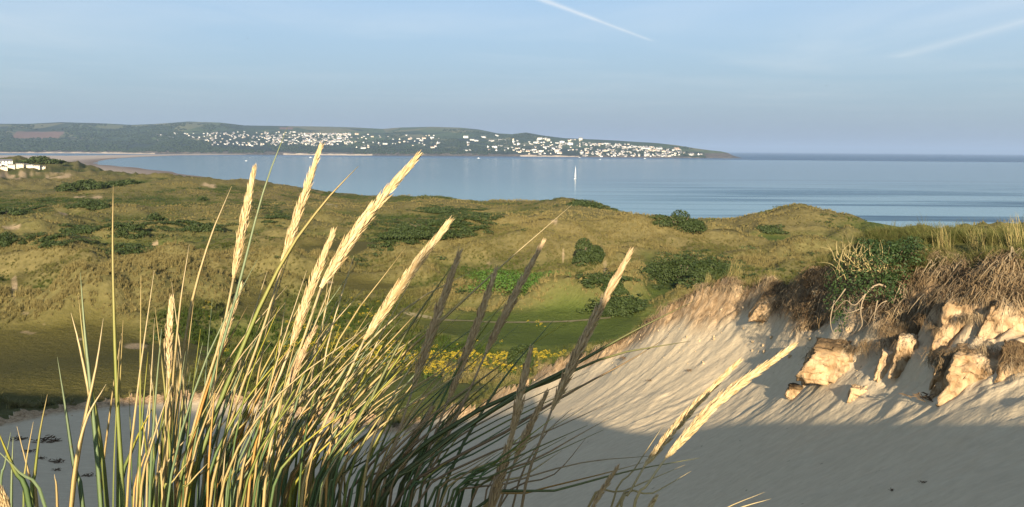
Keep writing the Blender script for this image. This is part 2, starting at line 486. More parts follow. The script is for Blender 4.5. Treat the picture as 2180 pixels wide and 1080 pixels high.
def heights(x, y):
    """returns z, sand mask (1 on sand), turf mask, hummock value, scarp height"""
    x = np.asarray(x, float); y = np.asarray(y, float)
    r = np.hypot(x, y); az = np.arctan2(x, y); lr = np.log(np.maximum(r, 0.26))
    zg = ZG(az, lr); zs = ZS(az, lr)
    k_ = sstep(1.45, 1.8, r / np.interp(az, SK_A, SK_R)) * (np.abs(az) < 0.95)
    zg = zg * (1 - k_) - 5.0 * k_
    turf = np.zeros_like(r)
    mm = (r > 50) & (r < 330) & (np.abs(az) < 0.8)
    if mm.any():
        tx, ty = x[mm], y[mm]; tv = np.zeros(tx.shape)
        wob = (fbm(tx / 7, ty / 7, 19, 3) - 0.5) * 7
        for pl in TURF_W:
            tv = np.maximum(tv, sstep(-2.5, 2.5, poly_sdf(tx, ty, pl) + wob * 0.8))
        turf[mm] = tv
    amp = sstep(66, 110, r) * (1 - 0.92 * turf)
    far = sstep(3, 15, zg)
    wx = x + 6 * (fbm(x / 22, y / 22, 3, 2) - 0.5); wy = y + 6 * (fbm(x / 22, y / 22, 9, 2) - 0.5)
    big = fbm(wx / 26, wy / 17, 21, 3)
    rid = 1 - np.abs(2 * fbm(wx / 15, wy / 10, 33, 2) - 1)
    small = fbm(x / 3.1, y / 2.6, 41, 3)
    hum = (big - 0.5) * 7.0 + (rid - 0.72) * 3.4
    mid = fbm(wx / 8.5, wy / 6.0, 47, 3) - 0.5
    hum = hum + mid * 4.2 * sstep(80, 115, r) * (1 - turf)
    sk = 1 - 0.66 * sstep(200, 300, r) * (1 - sstep(420, 700, r))
    hump = np.zeros_like(r)
    for (cx, cy, a, w, d, h) in HW:
        hump += h * gauss(x, y, cx, cy, a, w, d)
    zg = zg + far * (amp * sk * hum + hump * (1 - 0.5 * turf) + amp * (small - 0.5) * 0.9)
    near = 1 - sstep(30, 70, r)
    zg = zg + (small - 0.5) * 0.22 * sstep(2.5, 8, r) * near
    # sand
    st = fbm((x * 0.36 + y * 0.93) * 6.0, (x * 0.93 - y * 0.36) * 0.6, 55, 3, 0.6)
    lump = fbm(x * 1.25, y * 1.25, 61, 4)
    fine = fbm(x * 3.7, y * 3.7, 71, 3)
    foot = fbm(x * 2.1, y * 2.1, 75, 2) ** 2 * 2
    edge = zg - zs                                     # >0 inside the bowl
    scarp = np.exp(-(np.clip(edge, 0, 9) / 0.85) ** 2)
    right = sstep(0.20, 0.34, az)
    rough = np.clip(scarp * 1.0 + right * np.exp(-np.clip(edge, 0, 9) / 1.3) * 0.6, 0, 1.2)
    slope_zone = sstep(0.02, 0.14, az) * sstep(17, 20, r + 8 * sstep(0.22, 0.4, az))
    zs = zs + (st - 0.5) * (0.025 + 0.060 * slope_zone) + (lump - 0.5) * (0.05 + 0.38 * rough) + (fine - 0.5) * (0.02 + 0.24 * rough) + (foot - 0.5) * 0.03 * slope_zone
    crag = sstep(0.27, 0.34, az) * np.exp(-(np.clip(edge, 0, 9) / 1.7) ** 4) * sstep(11, 13, r)
    rg = 1 - np.abs(2 * fbm(x * 0.9, y * 0.9, 85, 3) - 1); rg2 = 1 - np.abs(2 * fbm(x * 2.9, y * 2.9, 87, 3) - 1)
    zs = zs + crag * ((rg - 0.7) * 0.75 + (rg2 - 0.7) * 0.22)
    for (cx, cy, al, ac, h, t) in SW:
        zs = zs + h * gauss(x, y, cx, cy, t, al, ac)
    # the edge of the turf is crumbly
    zg2 = zg + (fbm(x * 0.8, y * 0.8, 81, 3) - 0.5) * 0.5 * np.exp(-np.abs(edge) / 1.5) * sstep(4, 9, r)
    z = np.minimum(zg2, zs)
    sand = (zs < zg2).astype(float)
    return z, sand, turf, hum + hump * 1.2, np.where(sand > 0, rough, 0), edge


def ground(x, y):
    return float(heights(np.array([x]), np.array([y]))[0][0])

# ------------------------------------------------------------------ ground materials
def mat_grassland():
    m, t, b = material('dune_grassland')
    g = t.new('ShaderNodeNewGeometry').outputs['Position']
    mk = t.new('ShaderNodeSeparateColor', i_0=t.attr('mask'))
    turf, hum, bare = mk.outputs[0], mk.outputs[1], mk.outputs[2]
    n1 = t.noise(g, 0.055, 5, 0.6, 0.4); n2 = t.noise(g, 0.9, 6, 0.65); n3 = t.noise(g, 0.012, 3)
    n4 = t.noise(t.mapping(g, (1, 1, 0.4)), 3.0, 5, 0.7)
    dry = t.ramp(t.math('ADD', t.math('MULTIPLY', hum, 0.75), t.math('MULTIPLY', n1, 0.5)), (0.38, 0.0), (0.72, 1.0))
    olive = t.mix(t.ramp(n2, (0.3, 0.0), (0.7, 1.0)), (0.050, 0.060, 0.016), (0.104, 0.106, 0.034))
    tan = t.mix(t.ramp(n2, (0.28, 0.0), (0.72, 1.0)), (0.098, 0.081, 0.030), (0.210, 0.168, 0.070))
    c = t.mix(dry, olive, tan)
    c = t.mix(t.math('MULTIPLY', t.ramp(n3, (0.35, 0.0), (0.65, 1.0)), 0.35), c, (0.085, 0.10, 0.028))
    tf = t.mix(t.ramp(n4, (0.3, 0.0), (0.7, 1.0)), (0.074, 0.068, 0.018), (0.120, 0.102, 0.032))
    tf = t.mix(t.ramp(n1, (0.45, 0.0), (0.65, 0.6)), tf, (0.10, 0.088, 0.030))
    cx = t.math('DIVIDE', t.math('ADD', t.new('ShaderNodeSeparateXYZ', i_0=g).outputs[0], 18.0), 16.0, clamp=True)
    tf = t.mix(cx, tf, t.mix(t.ramp(n4, (0.3, 0.0), (0.7, 1.0)), (0.058, 0.082, 0.016), (0.098, 0.120, 0.030)))
    c = t.mix(turf, c, tf)
    sandc = t.mix(n2, (0.26, 0.185, 0.10), (0.42, 0.32, 0.20))
    c = t.mix(t.ramp(t.math('ADD', bare, t.math('MULTIPLY', t.math('SUBTRACT', n4, 0.5), 0.7)), (0.30, 0.0), (0.85, 0.9)), c, sandc)
    t.l.new(c, b.inputs['Base Color'])
    hgt = t.math('ADD', t.math('MULTIPLY', n2, 1.0), t.math('MULTIPLY', n4, 0.35))
    t.l.new(t.bump(hgt, 0.7, 0.5), b.inputs['Normal'])
    b.inputs['Roughness'].default_value = 0.95
    b.inputs['Specular IOR Level'].default_value = 0.05
    return m


def mat_sand():
    m, t, b = material('dune_sand')
    g = t.new('ShaderNodeNewGeometry').outputs['Position']
    mk = t.new('ShaderNodeSeparateColor', i_0=t.attr('mask'))
    rough = mk.outputs[0]                      # crumbly scarp under the turf
    roots = mk.outputs[1]                      # dark root mat
    n1 = t.noise(g, 1.6, 6, 0.65, 0.4); n2 = t.noise(g, 14.0, 5, 0.6); n3 = t.noise(t.mapping(g, (1, 1, 0.45)), 4.5, 6, 0.7, 0.6)
    st = t.noise(t.mapping(g, (1.0, 5.5, 5.5), (0, 0, 0.37)), 1.3, 5, 0.6)
    spk = t.noise(g, 5.0, 3, 0.5)
    base = t.mix(n1, (0.57, 0.45, 0.285), (0.69, 0.56, 0.36))
    base = t.mix(t.math('MULTIPLY', t.ramp(st, (0.35, 0.0), (0.7, 1.0)), 0.5), base, (0.48, 0.375, 0.235))
    base = t.mix(t.math('MULTIPLY', t.ramp(spk, (0.72, 0.0), (0.77, 1.0)), 0.6), base, (0.16, 0.115, 0.07))
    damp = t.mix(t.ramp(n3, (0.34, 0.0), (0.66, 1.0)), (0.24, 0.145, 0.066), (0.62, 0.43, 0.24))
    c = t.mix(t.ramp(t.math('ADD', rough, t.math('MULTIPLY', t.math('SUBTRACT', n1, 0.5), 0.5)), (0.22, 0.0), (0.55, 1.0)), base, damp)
    rt = t.mix(t.ramp(n3, (0.35, 0.0), (0.65, 1.0)), (0.045, 0.028, 0.014), (0.17, 0.115, 0.06))
    c = t.mix(t.ramp(t.math('ADD', roots, t.math('MULTIPLY', t.math('SUBTRACT', n3, 0.5), 0.9)), (0.40, 0.0), (0.62, 1.0)), c, rt)
    t.l.new(c, b.inputs['Base Color'])
    h = t.math('ADD', t.math('MULTIPLY', n3, t.math('ADD', 0.12, t.math('MULTIPLY', rough, 1.4))), t.math('ADD', t.math('MULTIPLY', n2, 0.10), t.math('MULTIPLY', st, 0.28)))
    t.l.new(t.bump(h, 0.8, 0.10), b.inputs['Normal'])
    b.inputs['Roughness'].default_value = 0.95
    b.inputs['Specular IOR Level'].default_value = 0.08
    return m


M_GRASSLAND = mat_grassland()
M_SAND = mat_sand()

# ------------------------------------------------------------------ ground mesh: one sheet from the dune top to the beach
az_v = np.concatenate([np.linspace(-math.pi, -0.80, 60)[:-1], np.linspace(-0.80, -0.58, 60)[:-1], np.arange(-0.58, 0.58, 0.00135),
                       np.linspace(0.58, 0.80, 60), np.linspace(0.80, math.pi, 60)[1:]])
r_v = np.concatenate([np.geomspace(0.26, 8, 56)[:-1], np.geomspace(8, 14, 60)[:-1], np.geomspace(14, 34, 250)[:-1], np.geomspace(34, 70, 90)[:-1], np.geomspace(70, 600, 225)[:-1], np.geomspace(600, 2600, 56)])
AZ, RR = np.meshgrid(az_v, r_v, indexing='ij')
GX = RR * np.sin(AZ); GY = RR * np.cos(AZ)
GZ, GS, GT, GH, GR, GE = heights(GX, GY)
na, nr = AZ.shape
idx = np.arange(na * nr).reshape(na, nr)
quads = np.stack([idx[:-1, :-1], idx[1:, :-1], idx[1:, 1:], idx[:-1, 1:]], -1).reshape(-1, 4)[:, ::-1]
smask = GS.ravel()[quads].mean(1) > 0.5
VV = np.stack([GX, GY, GZ], -1).reshape(-1, 3)

# bare patches in the dunes: (u, v, half width px, half height px)
BARE = [(40, 372, 55, 11), (110, 374, 55, 8), (175, 420, 24, 3), (205, 420, 16, 4), (445, 395, 22, 8), (30, 605, 9, 34), (290, 737, 30, 8), (55, 668, 13, 6), (60, 708, 22, 4), (1199, 545, 4, 22),
        (1288, 560, 6, 26), (1055, 562, 26, 5), (130, 455, 16, 6), (30, 482, 30, 8), (170, 722, 12, 4), (95, 692, 14, 4), (1700, 492, 8, 3), (1180, 470, 10, 4), (700, 600, 14, 3), (330, 520, 16, 4)]


def project(V):
    d = V - np.array([0, 0, EYE])
    dz = d @ np.array(_f); dz = np.where(dz > 0.01, dz, 0.01)
    return 1090 + F * (d @ np.array(_r)) / dz, 540 - F * (d @ np.array(_u)) / dz


PU, PV = project(VV)
bare = np.zeros(len(VV))
infr = (np.abs(AZ.ravel()) < 0.7) & (RR.ravel() > 60)
wob = fbm(GX / 4.0, GY / 4.0, 91, 3).ravel()
for (u, v, w, h) in BARE:
    e = ((PU - u) / w) ** 2 + ((PV - v) / h) ** 2
    bare = np.maximum(bare, np.where(infr, np.clip(1.25 - e, 0, 1), 0))
bare *= np.clip(2.6 * wob - 0.55, 0, 1.25)
hn = np.clip((GH.ravel() + 1.6) / 5.0, 0, 1)
turf_f = GT.ravel().copy()


def sub(name, faces, mask, mat):
    used = np.unique(faces)
    remap = np.full(len(VV), -1, dtype=np.int64); remap[used] = np.arange(len(used))
    o = mesh_np(name, VV[used], remap[faces], mat)
    set_attr(o, 'mask', np.concatenate([mask[used], np.ones((len(used), 1))], 1))
    return o


right_b = sstep(0.27, 0.36, AZ) * np.exp(-np.clip(GE, 0, 9) / 1.1) * sstep(12, 14, RR)
rim_b = 0.50 * np.exp(-np.clip(GE, 0, 9) / 0.2) * sstep(12, 14, RR) * (0.4 + 0.9 * fbm(GX * 0.5, GY * 0.5, 77, 3))
notch = gauss(GX, GY, *[at(1690, 640, 23.6)[i] for i in (0, 1)], 0.3, 2.2, 1.5) * np.exp(-np.clip(GE, 0, 9) / 1.0)
roots_m = np.clip(np.maximum(np.maximum(right_b * 0.85, rim_b), notch), 0, 1)
o = sub('dune_ground', quads[~smask], np.stack([turf_f, hn, bare], 1), M_GRASSLAND); tag(o, kind='structure')
o = sub('sand_blowout', quads[smask], np.stack([np.clip(GR.ravel(), 0, 1), roots_m.ravel(), 0 * hn], 1), M_SAND); tag(o, kind='structure')

# ------------------------------------------------------------------ sea and beach
m, t, b = material('sea_water')
g = t.new('ShaderNodeNewGeometry').outputs['Position']
sp = t.new('ShaderNodeSeparateXYZ', i_0=g)
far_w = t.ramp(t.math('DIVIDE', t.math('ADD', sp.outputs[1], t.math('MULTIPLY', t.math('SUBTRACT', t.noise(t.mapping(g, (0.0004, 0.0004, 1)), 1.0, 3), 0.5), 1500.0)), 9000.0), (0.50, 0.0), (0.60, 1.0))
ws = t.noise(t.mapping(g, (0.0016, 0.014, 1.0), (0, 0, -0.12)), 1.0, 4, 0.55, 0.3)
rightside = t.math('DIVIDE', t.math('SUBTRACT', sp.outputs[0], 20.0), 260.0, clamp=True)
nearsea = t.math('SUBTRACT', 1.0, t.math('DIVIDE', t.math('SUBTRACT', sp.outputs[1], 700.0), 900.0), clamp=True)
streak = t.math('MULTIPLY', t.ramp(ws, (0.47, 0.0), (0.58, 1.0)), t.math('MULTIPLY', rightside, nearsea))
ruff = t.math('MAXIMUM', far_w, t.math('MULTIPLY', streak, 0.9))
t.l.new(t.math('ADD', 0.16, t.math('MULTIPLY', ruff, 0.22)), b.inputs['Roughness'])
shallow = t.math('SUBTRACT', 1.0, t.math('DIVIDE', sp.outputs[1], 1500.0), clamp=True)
t.l.new(t.mix(ruff, t.mix(shallow, (0.045, 0.10, 0.13), (0.16, 0.31, 0.32)), (0.020, 0.055, 0.10)), b.inputs['Base Color'])  # deep blue where ruffled: weaker sky reflection put into the base colour
t.l.new(t.math('SUBTRACT', 0.5, t.math('MULTIPLY', t.math('MAXIMUM', streak, t.math('MULTIPLY', far_w, 0.4)), 0.34)), b.inputs['Specular IOR Level'])
b.inputs['IOR'].default_value = 1.33
wv = t.noise(t.mapping(g, (0.10, 0.22, 1), (0, 0, 0.1)), 1.0, 3, 0.6)
bp = t.n.new('ShaderNodeBump'); bp.inputs['Distance'].default_value = 0.25
t.l.new(wv, bp.inputs['Height']); t.l.new(t.math('ADD', 0.06, t.math('MULTIPLY', ruff, 0.5)), bp.inputs['Strength'])
t.l.new(bp.outputs[0], b.inputs['Normal'])
M_SEA = m
S_ = 60000.0
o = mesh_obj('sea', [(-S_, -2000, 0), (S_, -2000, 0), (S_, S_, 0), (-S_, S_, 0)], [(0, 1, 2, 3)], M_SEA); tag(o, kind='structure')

m, t, b = material('beach_sand')
g = t.new('ShaderNodeNewGeometry').outputs['Position']
zz = t.new('ShaderNodeSeparateXYZ', i_0=g).outputs[2]
n = t.noise(t.mapping(g, (0.004, 0.012, 1)), 1.0, 5)
wet = t.math('DIVIDE', t.math('SUBTRACT', zz, 0.3), 1.6, clamp=True)
dryc = t.mix(n, (0.34, 0.27, 0.20), (0.46, 0.37, 0.28))
t.l.new(t.mix(wet, (0.17, 0.125, 0.09), dryc), b.inputs['Base Color'])
M_BEACH = m


def sea_pt(u, v):
    a, tt = azel(u, v)
    r = -EYE / tt
    return (r * math.sin(a), r * math.cos(a))


edge_px = [(880, 424), (800, 419.5), (740, 413.5), (690, 409), (640, 404.5), (560, 395), (460, 381), (360, 366), (270, 356), (215, 351), (200, 347), (212, 342), (245, 338), (300, 334.2), (380, 331.2), (470, 330.2), (520, 330.2)]
E0 = [sea_pt(*p) for p in edge_px]
pts = []
for i in range(len(E0) - 1):
    for k in range(6):
        f_ = k / 6
        pts.append((E0[i][0] * (1 - f_) + E0[i + 1][0] * f_, E0[i][1] * (1 - f_) + E0[i + 1][1] * f_))
pts.append(E0[-1])
bv, bf = [], []
for i, (x, y) in enumerate(pts):
    # inland direction: to the left, and towards the far shore at its end
    f_ = sstep(0.62, 0.9, np.array(i / len(pts)))
    ix, iy = (-0.93 * (1 - f_) - 0.15 * f_, -0.36 * (1 - f_) + 1.0 * f_)
    wob_ = 6 * math.sin(i * 1.3) + 4 * math.sin(i * 0.37)
    for j, (dd, z) in enumerate([(-8, -0.4), (0, 0.05), (25, 0.5), (70, 1.0), (160, 2.2), (420, 3.4), (1300, 5.0)]):
        k = 1.0 if f_ < 0.5 else 0.55
        d2 = dd * k + (wob_ if j < 3 else 0)
        bv.append((x + ix * d2, y + iy * d2, z))
for i in range(len(pts) - 1):
    for j in range(6):
        a = i * 7 + j
        bf.append((a, a + 7, a + 8, a + 1))
o = mesh_obj('beach', bv, bf, M_BEACH, smooth=True); tag(o, kind='structure')

# ------------------------------------------------------------------ the far shore
U_S = [-500, 60, 200, 330, 450, 600, 800, 1000, 1100, 1300, 1450, 1530, 1580]
V_S = [326, 326.5, 327.0, 328.3, 329.3, 330.3, 331.8, 333.0, 333.6, 335.4, 336.6, 337.2, 337.4]
U_C = [-500, -200, 0, 60, 130, 200, 280, 330, 400, 470, 520, 600, 700, 760, 815, 850, 920, 980, 1020, 1060, 1090, 1120, 1150, 1200, 1300, 1400, 1440, 1480, 1510, 1535, 1550, 1562, 1580]
V_C = [268, 266, 264, 263.5, 260, 262, 266, 264, 259, 261.5, 267, 268.5, 270, 272, 275, 272, 270, 272, 276, 284, 286, 282.5, 288, 294.5, 298.5, 305, 309.5, 316, 320, 322.5, 326, 332, 337]


def far_prof(u):
    vs = np.interp(u, U_S, V_S); vc = np.interp(u, U_C, V_C)
    L = np.interp(u, [-500, 900, 1100, 1300, 1450, 1580], [3600, 3400, 2400, 1500, 700, 200])
    # distance of the shoreline from where its pixel meets the sea
    d = np.array([(-EYE / azel(float(a), float(b))[1]) for a, b in zip(np.atleast_1d(u), np.atleast_1d(vs))])
    return vs, vc, L, d


T_G = np.array([-0.03, 0.0, 0.012, 0.03, 0.06, 0.15, 0.30, 0.45, 0.60, 0.72, 0.82, 0.9, 1.0])
G_G = np.array([0.0, 0.0, 0.045, 0.09, 0.13, 0.27, 0.47, 0.63, 0.80, 0.93, 1.0, 0.97, 0.80])


def far_point(u, v=None, t=None):
    """point of the far land: by its pixel row or by depth share t"""
    vs, vc, L, d = far_prof(np.array([u], float))
    if t is None:
        gg = (v - vs[0]) / (vc[0] - vs[0])
        t = float(np.interp(gg, G_G[1:11], T_G[1:11]))
    gg = float(np.interp(t, T_G, G_G))
    vv = vs[0] + (vc[0] - vs[0]) * gg
    p = at(u, vv, float(d[0] + t * L[0]))
    if t < 0: p.z = -1.0
    return p, t


uu = np.arange(-480, 1580.1, 2.6)
tt_ = np.concatenate([[-0.03, -0.004], np.linspace(0, 0.08, 14)[1:], np.linspace(0.08, 1.0, 62)[1:]])
vs, vc, Lf, df = far_prof(uu)
FV = np.zeros((len(uu), len(tt_), 3)); FM = np.zeros((len(uu), len(tt_), 4)); FM[..., 3] = 1
for j, tq in enumerate(tt_):
    gg = np.interp(tq, T_G, G_G)
    vv = vs + (vc - vs) * gg
    for i, u_ in enumerate(uu):
        rr = df[i] + tq * Lf[i]
        p = at(float(u_), float(vv[i]), float(rr))
        FV[i, j] = (p.x, p.y, p.z if tq > 0 else (-1.5 if tq < -0.01 else 0.0))
bumpy = (fbm(FV[..., 0] / 420, FV[..., 1] / 420, 5, 4) - 0.5) * 40
env = np.interp(tt_, [0.0, 0.03, 0.2, 0.62, 0.78, 1.0], [0, 0.12, 1, 1, 0.10, 0.3])
FV[..., 2] += bumpy * env[None, :] * np.interp(uu, [1200, 1500], [1, 0.1])[:, None]
rock = (fbm(FV[..., 0] / 45, FV[..., 1] / 45, 15, 4) - 0.5) * 14
FV[..., 2] += rock * np.interp(tt_, [0.0, 0.006, 0.03, 0.06], [0, 1, 0.6, 0])[None, :]
UU, TT = np.meshgrid(uu, tt_, indexing='ij')
VPX = vs[:, None] + (vc - vs)[:, None] * np.interp(TT, T_G, G_G)
# masks: R beach sand, G rock, B ploughed field
beach = ((UU > 604) & (UU < 792) & (TT < 0.018)) | ((UU > 1108) & (UU < 1232) & (TT < 0.022)) | ((UU > -480) & (UU < 330) & (TT < 0.012))
FM[..., 0] = beach
FM[..., 1] = (np.interp(TT, [0.0, 0.03, 0.07], [1, 0.8, 0]) + np.where((UU > 1500) & (VPX > 326), 0.8, 0)) * (1 - beach)
FM[..., 2] = np.where((np.abs(UU - (82 + (VPX - 287) * -1.0)) < 50) & (VPX > 280) & (VPX < 293), 1, 0) + np.where((np.abs(UU - 610) < 14) & (VPX > 271) & (VPX < 275), 1, 0)
m, t, b = material('far_hillside')
g = t.new('ShaderNodeNewGeometry').outputs['Position']
mk = t.new('ShaderNodeSeparateColor', i_0=t.attr('mask'))
vo = t.new('ShaderNodeTexVoronoi', i_Vector=t.mapping(t.mix(0.12, g, t.noise(g, 0.002, 2, col=True)), (0.0042, 0.0030, 0.0), (0, 0, 0.4)), i_Scale=1.0)
vr = t.new('ShaderNodeSeparateColor', i_0=vo.outputs['Color']).outputs[0]
fld = t.ramp(vr, (0.0, (0.020, 0.034, 0.014)), (0.45, (0.036, 0.058, 0.020)), (0.72, (0.065, 0.095, 0.032)), (0.92, (0.12, 0.12, 0.055)))
n = t.noise(g, 0.006, 5, 0.6); n5 = t.noise(g, 0.03, 4, 0.6)
wood = t.mix(n5, (0.010, 0.019, 0.008), (0.024, 0.038, 0.015))
c = t.mix(t.ramp(t.math('ADD', n, t.math('MULTIPLY', t.math('SUBTRACT', t.attr('depth', 'GEOMETRY', 'Fac'), 0.35), 0.35)), (0.44, 0.0), (0.54, 1.0)), wood, fld)
c = t.mix(mk.outputs[2], c, t.mix(n5, (0.14, 0.085, 0.055), (0.18, 0.115, 0.08)))
rk = t.mix(t.ramp(n5, (0.35, 0.0), (0.65, 1.0)), (0.045, 0.042, 0.032), (0.15, 0.12, 0.085))
c = t.mix(t.ramp(t.math('ADD', mk.outputs[1], t.math('MULTIPLY', t.math('SUBTRACT', n5, 0.5), 0.9)), (0.4, 0.0), (0.65, 1.0)), c, rk)
c = t.mix(mk.outputs[0], c, (0.52, 0.42, 0.30))
t.l.new(c, b.inputs['Base Color'])
t.l.new(t.bump(n5, 0.8, 14.0), b.inputs['Normal'])
M_FAR = m
idf = np.arange(FV.shape[0] * FV.shape[1]).reshape(FV.shape[:2])
fq = np.stack([idf[:-1, :-1], idf[1:, :-1], idf[1:, 1:], idf[:-1, 1:]], -1).reshape(-1, 4)
o = mesh_np('far_hills', FV.reshape(-1, 3), fq, M_FAR); tag(o, kind='structure')
set_attr(o, 'mask', FM.reshape(-1, 4)); set_attr(o, 'depth', TT.ravel(), 'FLOAT')

# ------------------------------------------------------------------ air
mh = bpy.data.materials.new('haze_air'); mh.use_nodes = True
hn_ = mh.node_tree.nodes; hn_.remove(hn_['Principled BSDF'])
pv = hn_.new('ShaderNodeVolumePrincipled')
pv.inputs['Color'].default_value = (0.40, 0.55, 0.80, 1)
pv.inputs['Density'].default_value = 4.4e-5
pv.inputs['Anisotropy'].default_value = 0.0
mh.node_tree.links.new(pv.outputs[0], hn_['Material Output'].inputs['Volume'])
hx, hy0, hy1, hz0, hz1 = 62000, -2500, 62000, -8.0, 420.0
hv = [(-hx, hy0, hz0), (hx, hy0, hz0), (hx, hy1, hz0), (-hx, hy1, hz0), (-hx, hy0, hz1), (hx, hy0, hz1), (hx, hy1, hz1), (-hx, hy1, hz1)]
o = mesh_obj('haze', hv, [(3, 2, 1, 0), (4, 5, 6, 7), (0, 1, 5, 4), (1, 2, 6, 5), (2, 3, 7, 6), (3, 0, 4, 7)], mh); tag(o, kind='stuff')

# ------------------------------------------------------------------ the town on the far shore
def far_ground(u, v=None, t=None):
    p, t = far_point(u, v, t)
    e = float(np.interp(t, [0.0, 0.03, 0.2, 0.62, 0.78, 1.0], [0, 0.12, 1, 1, 0.10, 0.3])) * float(np.interp(u, [1200, 1500], [1, 0.1]))
    p.z += (float(fbm(np.array([p.x / 420]), np.array([p.y / 420]), 5, 4)[0]) - 0.5) * 40 * e
    return p


M_WALLS = [plain('white_render_wall', (0.74, 0.71, 0.65), 0.8, 0.05, 0.2), plain('cream_render_wall', (0.70, 0.60, 0.46), 0.8, 0.05, 0.2),
           plain('grey_stone_wall', (0.36, 0.33, 0.29), 0.9, 0.12, 0.5)]
M_SLATE = plain('slate_roof', (0.13, 0.13, 0.14), 0.7, 0.2, 0.5)
M_TILE = plain('brown_tile_roof', (0.23, 0.14, 0.10), 0.8, 0.2, 0.5)
M_PANE = plain('window_glass', (0.03, 0.04, 0.05), 0.15, 0.1, 1.0, 0.5)


def house_mesh(name, w, d, h, rh, wall, roof, chim=True, storeys=2, bays=3):
    """gabled house with eaves, chimneys and dark window openings set into the front"""
    V, Fc, MI = [], [], []

    def box(x0, x1, y0, y1, z0, z1, mi):
        k = len(V)
        V.extend([(x0, y0, z0), (x1, y0, z0), (x1, y1, z0), (x0, y1, z0), (x0, y0, z1), (x1, y0, z1), (x1, y1, z1), (x0, y1, z1)])
        for f in [(0, 3, 2, 1), (4, 5, 6, 7), (0, 1, 5, 4), (1, 2, 6, 5), (2, 3, 7, 6), (3, 0, 4, 7)]:
            Fc.append(tuple(k + q for q in f)); MI.append(mi)
    box(-w / 2, w / 2, -d / 2, d / 2, -6, h, 0)
    k = len(V); e = 0.4
    if rh > 0.5:
        V.extend([(-w / 2 - e, -d / 2 - e, h - 0.1), (w / 2 + e, -d / 2 - e, h - 0.1), (w / 2 + e, d / 2 + e, h - 0.1), (-w / 2 - e, d / 2 + e, h - 0.1), (-w / 2 - e, 0, h + rh), (w / 2 + e, 0, h + rh)])
        for f, mi in [((0, 1, 5, 4), 1), ((2, 3, 4, 5), 1), ((1, 2, 5), 0), ((3, 0, 4), 0), ((3, 2, 1, 0), 0)]:
            Fc.append(tuple(k + q for q in f)); MI.append(mi)
        if chim:
            box(-w / 2 + 0.8, -w / 2 + 2.0, -0.6, 0.6, h + rh - 1.2, h + rh + 1.3, 0)
    else:
        box(-w / 2 - 0.3, w / 2 + 0.3, -d / 2 - 0.3, d / 2 + 0.3, h + 0.02, h + 0.5, 1)
    for s_ in range(storeys):
        z = 1.0 + s_ * (h / storeys)
        for b_ in range(bays):
            x = -w / 2 + w * (b_ + 0.5) / bays
            box(x - w / bays * 0.2, x + w / bays * 0.2, -d / 2 - 0.06, -d / 2 + 0.2, z, z + 1.4, 2)
    me = bpy.data.meshes.new(name)
    me.from_pydata(V, [], Fc)
    for m_ in (wall, roof, M_PANE): me.materials.append(m_)
    me.polygons.foreach_set('material_index', MI)
    return me


HM = [house_mesh('house_a', 13, 9, 6.0, 4.0, M_WALLS[0], M_SLATE), house_mesh('house_b', 16, 9, 5.6, 3.6, M_WALLS[0], M_TILE, True, 2, 4), house_mesh('house_c', 11, 9, 6.4, 4.2, M_WALLS[1], M_SLATE),
      house_mesh('house_d', 14, 10, 5.0, 3.6, M_WALLS[2], M_SLATE), house_mesh('house_e', 30, 9, 6.5, 3.8, M_WALLS[0], M_SLATE, True, 2, 8), house_mesh('house_f', 26, 9, 6.8, 4.0, M_WALLS[1], M_TILE, True, 2, 6),
      house_mesh('house_g', 34, 13, 12.0, 0.0, M_WALLS[0], M_SLATE, False, 4, 9), house_mesh('house_h', 24, 12, 13.0, 4.0, M_WALLS[1], M_SLATE, True, 4, 6)]
KINDS_H = ['white slated house', 'white brown-roofed house', 'cream slated house', 'grey stone house', 'long white terrace', 'long cream terrace', 'flat-roofed white block', 'tall cream building']
